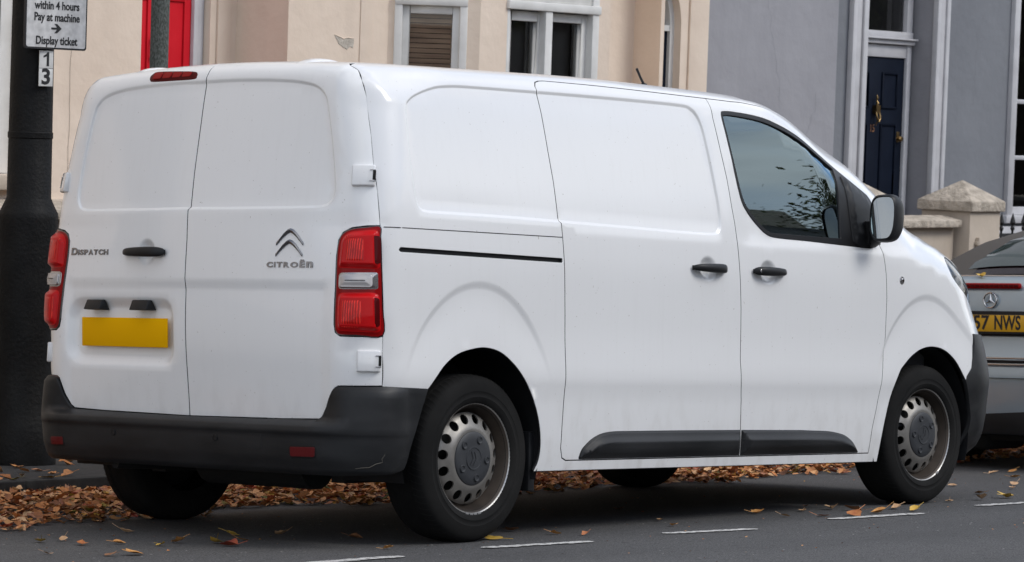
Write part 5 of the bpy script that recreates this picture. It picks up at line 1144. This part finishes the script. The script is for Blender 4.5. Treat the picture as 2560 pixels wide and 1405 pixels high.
K=len(rows); fc=[(i*N+j,i*N+(j+1)%N,(i+1)*N+(j+1)%N,(i+1)*N+j) for i in range(K-1) for j in range(N)]+[[(K-1)*N+j for j in range(N)],[j for j in range(N)][::-1]]
cb=MB().add(V,fc).build('body','silver_paint',car,smoothang=50)
# greenhouse: fabric roof with rear window
gx=[(.36,.70,1.095),(.60,.665,1.235),(.90,.63,1.355),(1.25,.60,1.43),(1.7,.59,1.455),(2.3,.58,1.44),(2.75,.56,1.34),(3.25,.60,1.10)]
V=[]; n=16
for x,hw,z in gx:
    for i in range(n+1):
        t=math.pi*i/n; y=hw*math.copysign(abs(math.cos(t))**.45,math.cos(t)); V.append((x,y*(1+.12*(1-math.sin(t))*(z-1.08)/.3),1.06+(z-1.06)*math.sin(t)**.35 if math.sin(t)>1e-6 else 1.06))
st=MB().add(V,[(i*(n+1)+j,i*(n+1)+j+1,(i+1)*(n+1)+j+1,(i+1)*(n+1)+j) for i in range(len(gx)-1) for j in range(n)]).build('soft_top','soft_top',car,smoothang=60)
rwv=[]
for u in np.linspace(0,1,9):
    x=.40+u*.62; z=float(np.interp(x,[a[0] for a in gx],[a[2] for a in gx])); hw=.56-.11*u
    for k in np.linspace(-1,1,13): rwv.append((x-.010,hw*k,z+.006-.030*abs(k)**3-.012*k*k))
rw_=MB().add(rwv,[(i*13+j,i*13+j+1,(i+1)*13+j+1,(i+1)*13+j) for i in range(8) for j in range(12)]).build('rear_window','lamp_black',car,smoothang=60)
rwv2=[(x-.007,y*.95,z+.005) for x,y,z in rwv[13:-13]]; MB().add(rwv2,[(i*13+j,i*13+j+1,(i+1)*13+j+1,(i+1)*13+j) for i in range(6) for j in range(12)]).build('pane','car_pane',rw_,smoothang=60)
MB().b2(.315,.345,-.62,.62,1.100,1.118).build('chrome_strip','chrome',car,bevel=.006,seg=3)
# high brake lamp, badge, plate, bumper trim
hb=MB().b2(.048,.075,-.190,.190,-.0165+1.052,.0165+1.052).build('brake_light','lamp_red_deep',car,bevel=.012,seg=4)
for i in range(11): MB().b2(.0455,.049,-.176+i*.032,-.176+i*.032+.027,1.045,1.060).build('light_cell','lamp_red_dark',hb,bevel=.001)
def star(M):
    n=40; r0=.0425; mb=MB(); mb.lathe([(r0+.0052*math.cos(a),.0052*math.sin(a)) for a in np.linspace(0,2*math.pi,9)],n,'X')
    for k in range(3):
        a=math.radians(90+120*k); d=Vector((0,math.cos(a),math.sin(a))); s=Vector((0,-math.sin(a),math.cos(a))); b=math.radians(60)
        tip=d*.042; l=s*.0085+d*.0045; r=-s*.0085+d*.0045; top=Vector((-.007,0,0)); mb.add([tip,l,Vector((0,0,0)),r,top],[(0,1,4),(0,4,3),(1,2,4),(2,3,4)])
    return mb.build('badge','chrome',car,M,smoothang=30)
star(Matrix.Translation((.040,.0,.970)))
rc=MB().b2(.030,.052,-.40,.40,.765,.908).build('plate_recess','rubber_trim',car,bevel=.008)
npl=MB().b2(.012,.030,-.262,.262,.778,.888).build('number_plate','sign_ink',car,bevel=.003)
MB().b2(.009,.013,-.257,.257,.790,.885).build('plate_face','plate_yellow_bright',npl,bevel=.002)
TX=Matrix.Rotation(math.pi/2,4,'Z')
for txt,yc,wd in (('RV57',.1025,.233),('NWS',-.133,.172)):
    o=text_mesh('plate_text',txt,.112,.0004,'sign_ink',npl,None,1,bold=.0026); xs=[v.co.x for v in o.data.vertices]; k=wd/(max(xs)-min(xs)); mid=(max(xs)+min(xs))/2
    for v in o.data.vertices: v.co.x=(v.co.x-mid)*k
    o.matrix_basis=Matrix.Translation((.0080,yc,.838))@TX
MB().b2(-.030,-.008,-.86,.86,.634,.646).build('bumper_trim','chrome',car,bevel=.004); MB().b2(-.028,-.005,-.86,.86,.612,.630).build('bumper_trim','rubber_trim',car,bevel=.004); MB().b2(-.030,-.008,-.86,.86,.598,.610).build('bumper_trim','chrome',car,bevel=.004)
MB().b2(-.0255,-.01,-.84,.84,.524,.5275).build('panel_gap','dark_void',car); MB().b2(.0,.03,-.80,.80,.20,.375).build('bumper_valance','black_plastic',car,bevel=.02); 
for sy in (-1,1):
    MB().b2(.055,.30,sy*.70-.10,sy*.70+.13,.70,.90).build('tail_lamp','lamp_red_deep',car,bevel=.03,seg=3)
    for x in (.88,3.55):
        w_=MB().lathe([(.20,-.10),(.295,-.105),(.312,-.085),(.315,0),(.312,.085),(.295,.105),(.20,.10)],48,'Y',(x,sy*.72,.315)).build('wheel','tyre_rubber',car); MB().lathe([(.0,sy*.06),(.05,sy*.07),(.18,sy*.05),(.205,sy*.09)],40,'Y',(x,sy*.72,.315)).build('rim','rim_steel',w_)
MB().b2(.20,4.2,-.70,.70,.16,.30).build('underbody','underbody',car); MB().b2(.18,.62,.08,.52,.10,.24).build('silencer','underbody',car,bevel=.05,seg=3)
# leaf on its boot lid
r_=random.Random(5); mb=MB(); t=[]; leaf_mesh(mb,t,0,0,0,.075,r_,.2); o=mb.build('fallen_leaf','leaf_yellow',None,MC@Matrix.Translation((.15,.125,1.104)),smoothang=0); tag(o,'yellow leaf resting on the boot lid of the silver car','leaf')
# ================= the other side of the street (seen in the glass and paint) =================
varied('brick_dark',(.085,.060,.045),(.13,.095,.07),6,.9)
def terrace(x0,mat,label):
    h=empty('terraced_house',label,'house',Matrix.Translation((x0,-30,-.3))@Matrix.Scale(1.25,4),'houses across the street, seen only as reflections')
    mb=MB(); W_=9.0
    ops=[]
    for zc in (1.6,4.6): 
        for u in (1.2,4.0,6.8): ops.append((u,u+1.1,zc,zc+1.8,.15))
    wallseg(mb,(W_,0),(0,0),0,8.2,ops); mb.add([(0,0,0),(0,-9,0),(0,-9,8.2),(0,0,8.2)],[(0,1,2,3)]); mb.add([(W_,0,0),(W_,-9,0),(W_,-9,8.2),(W_,0,8.2)],[(0,1,2,3)]); mb.build('wall','brick_dark',h,smoothang=0)
    for u0,u1,z0,z1,d in ops:
        f=MB(); a,b=W_-u1,W_-u0; f.b2(a,b,-.16,-.12,z0,z0+.08); f.b2(a,b,-.16,-.12,z1-.08,z1); f.b2(a,a+.07,-.16,-.12,z0,z1); f.b2(b-.07,b,-.16,-.12,z0,z1); f.b2(a,b,-.16,-.12,(z0+z1)/2-.03,(z0+z1)/2+.03); w_=f.build('window','white_joinery',h); MB().b2(a,b,-.20,-.17,z0,z1).build('pane','lamp_black',w_)
    r=MB(); r.add([(0,.3,8.2),(W_,.3,8.2),(W_,-4.5,11.0),(0,-4.5,11.0),(W_,-9,8.2),(0,-9,8.2)],[(0,1,2,3),(3,2,4,5),(0,3,5),(1,4,2)]); rf=r.build('roof','underbody',h,smoothang=0); MB().b2(W_-1.6,W_-.3,-4.9,-4.1,10.2,12.2).build('chimney','stone_rough',rf)
for i in range(9): terrace(-16+i*12.6,None,('dark brick terraced house, %s in the row across the street'%('nearest','second','third','fourth','fifth','sixth','seventh','eighth','farthest')[i]))
varied('bark',(.05,.04,.03),(.09,.075,.06),8,.9,bump=.6,bscale=30,bdist=.02); varied('foliage',(.045,.06,.015),(.12,.13,.03),3,.7)
def tree(x,y,h,label,seed):
    r=random.Random(seed); t=empty('street_tree',label,'tree',RF4@Matrix.Translation((x,y,.1))); b=MB(); b.tube([(0,0,0),(.05,0,h*.3),(0,.1,h*.55),(.1,0,h*.85)],[.24,.18,.13,.04],12)
    tips=[]
    for i in range(26):
        a=r.uniform(0,6.28); z0=h*r.uniform(.3,.8); L_=h*r.uniform(.16,.32)*(1.1-z0/h*.5); p=Vector((0,0,z0)); q=p+Vector((math.cos(a)*L_,math.sin(a)*L_,L_*r.uniform(.2,.8))); b.tube([p,(p+q)/2+Vector((0,0,.1)),q],[.06,.04,.012],6); tips+=[q,(p+q)/2,q*.7+p*.3]
    b.build('trunk','bark',t); c=MB()
    for q in tips:
        for k in range(260):
            o=q+Vector((r.gauss(0,.36),r.gauss(0,.36),r.gauss(0,.30))); d=Vector((r.uniform(-1,1),r.uniform(-1,1),r.uniform(-.6,.6))).normalized(); e=d.orthogonal().normalized(); s=r.uniform(.055,.095)
            c.add([o-d*s,o+e*s*.5,o+d*s,o-e*s*.5],[(0,1,2,3)])
    c.build('crown','foliage',t,smoothang=0)
tree(27.5,-13.8,9.0,'leafy street tree across the road reflected in the van window',1); tree(38,-13,9,'second leafy street tree further along the far pavement',2)
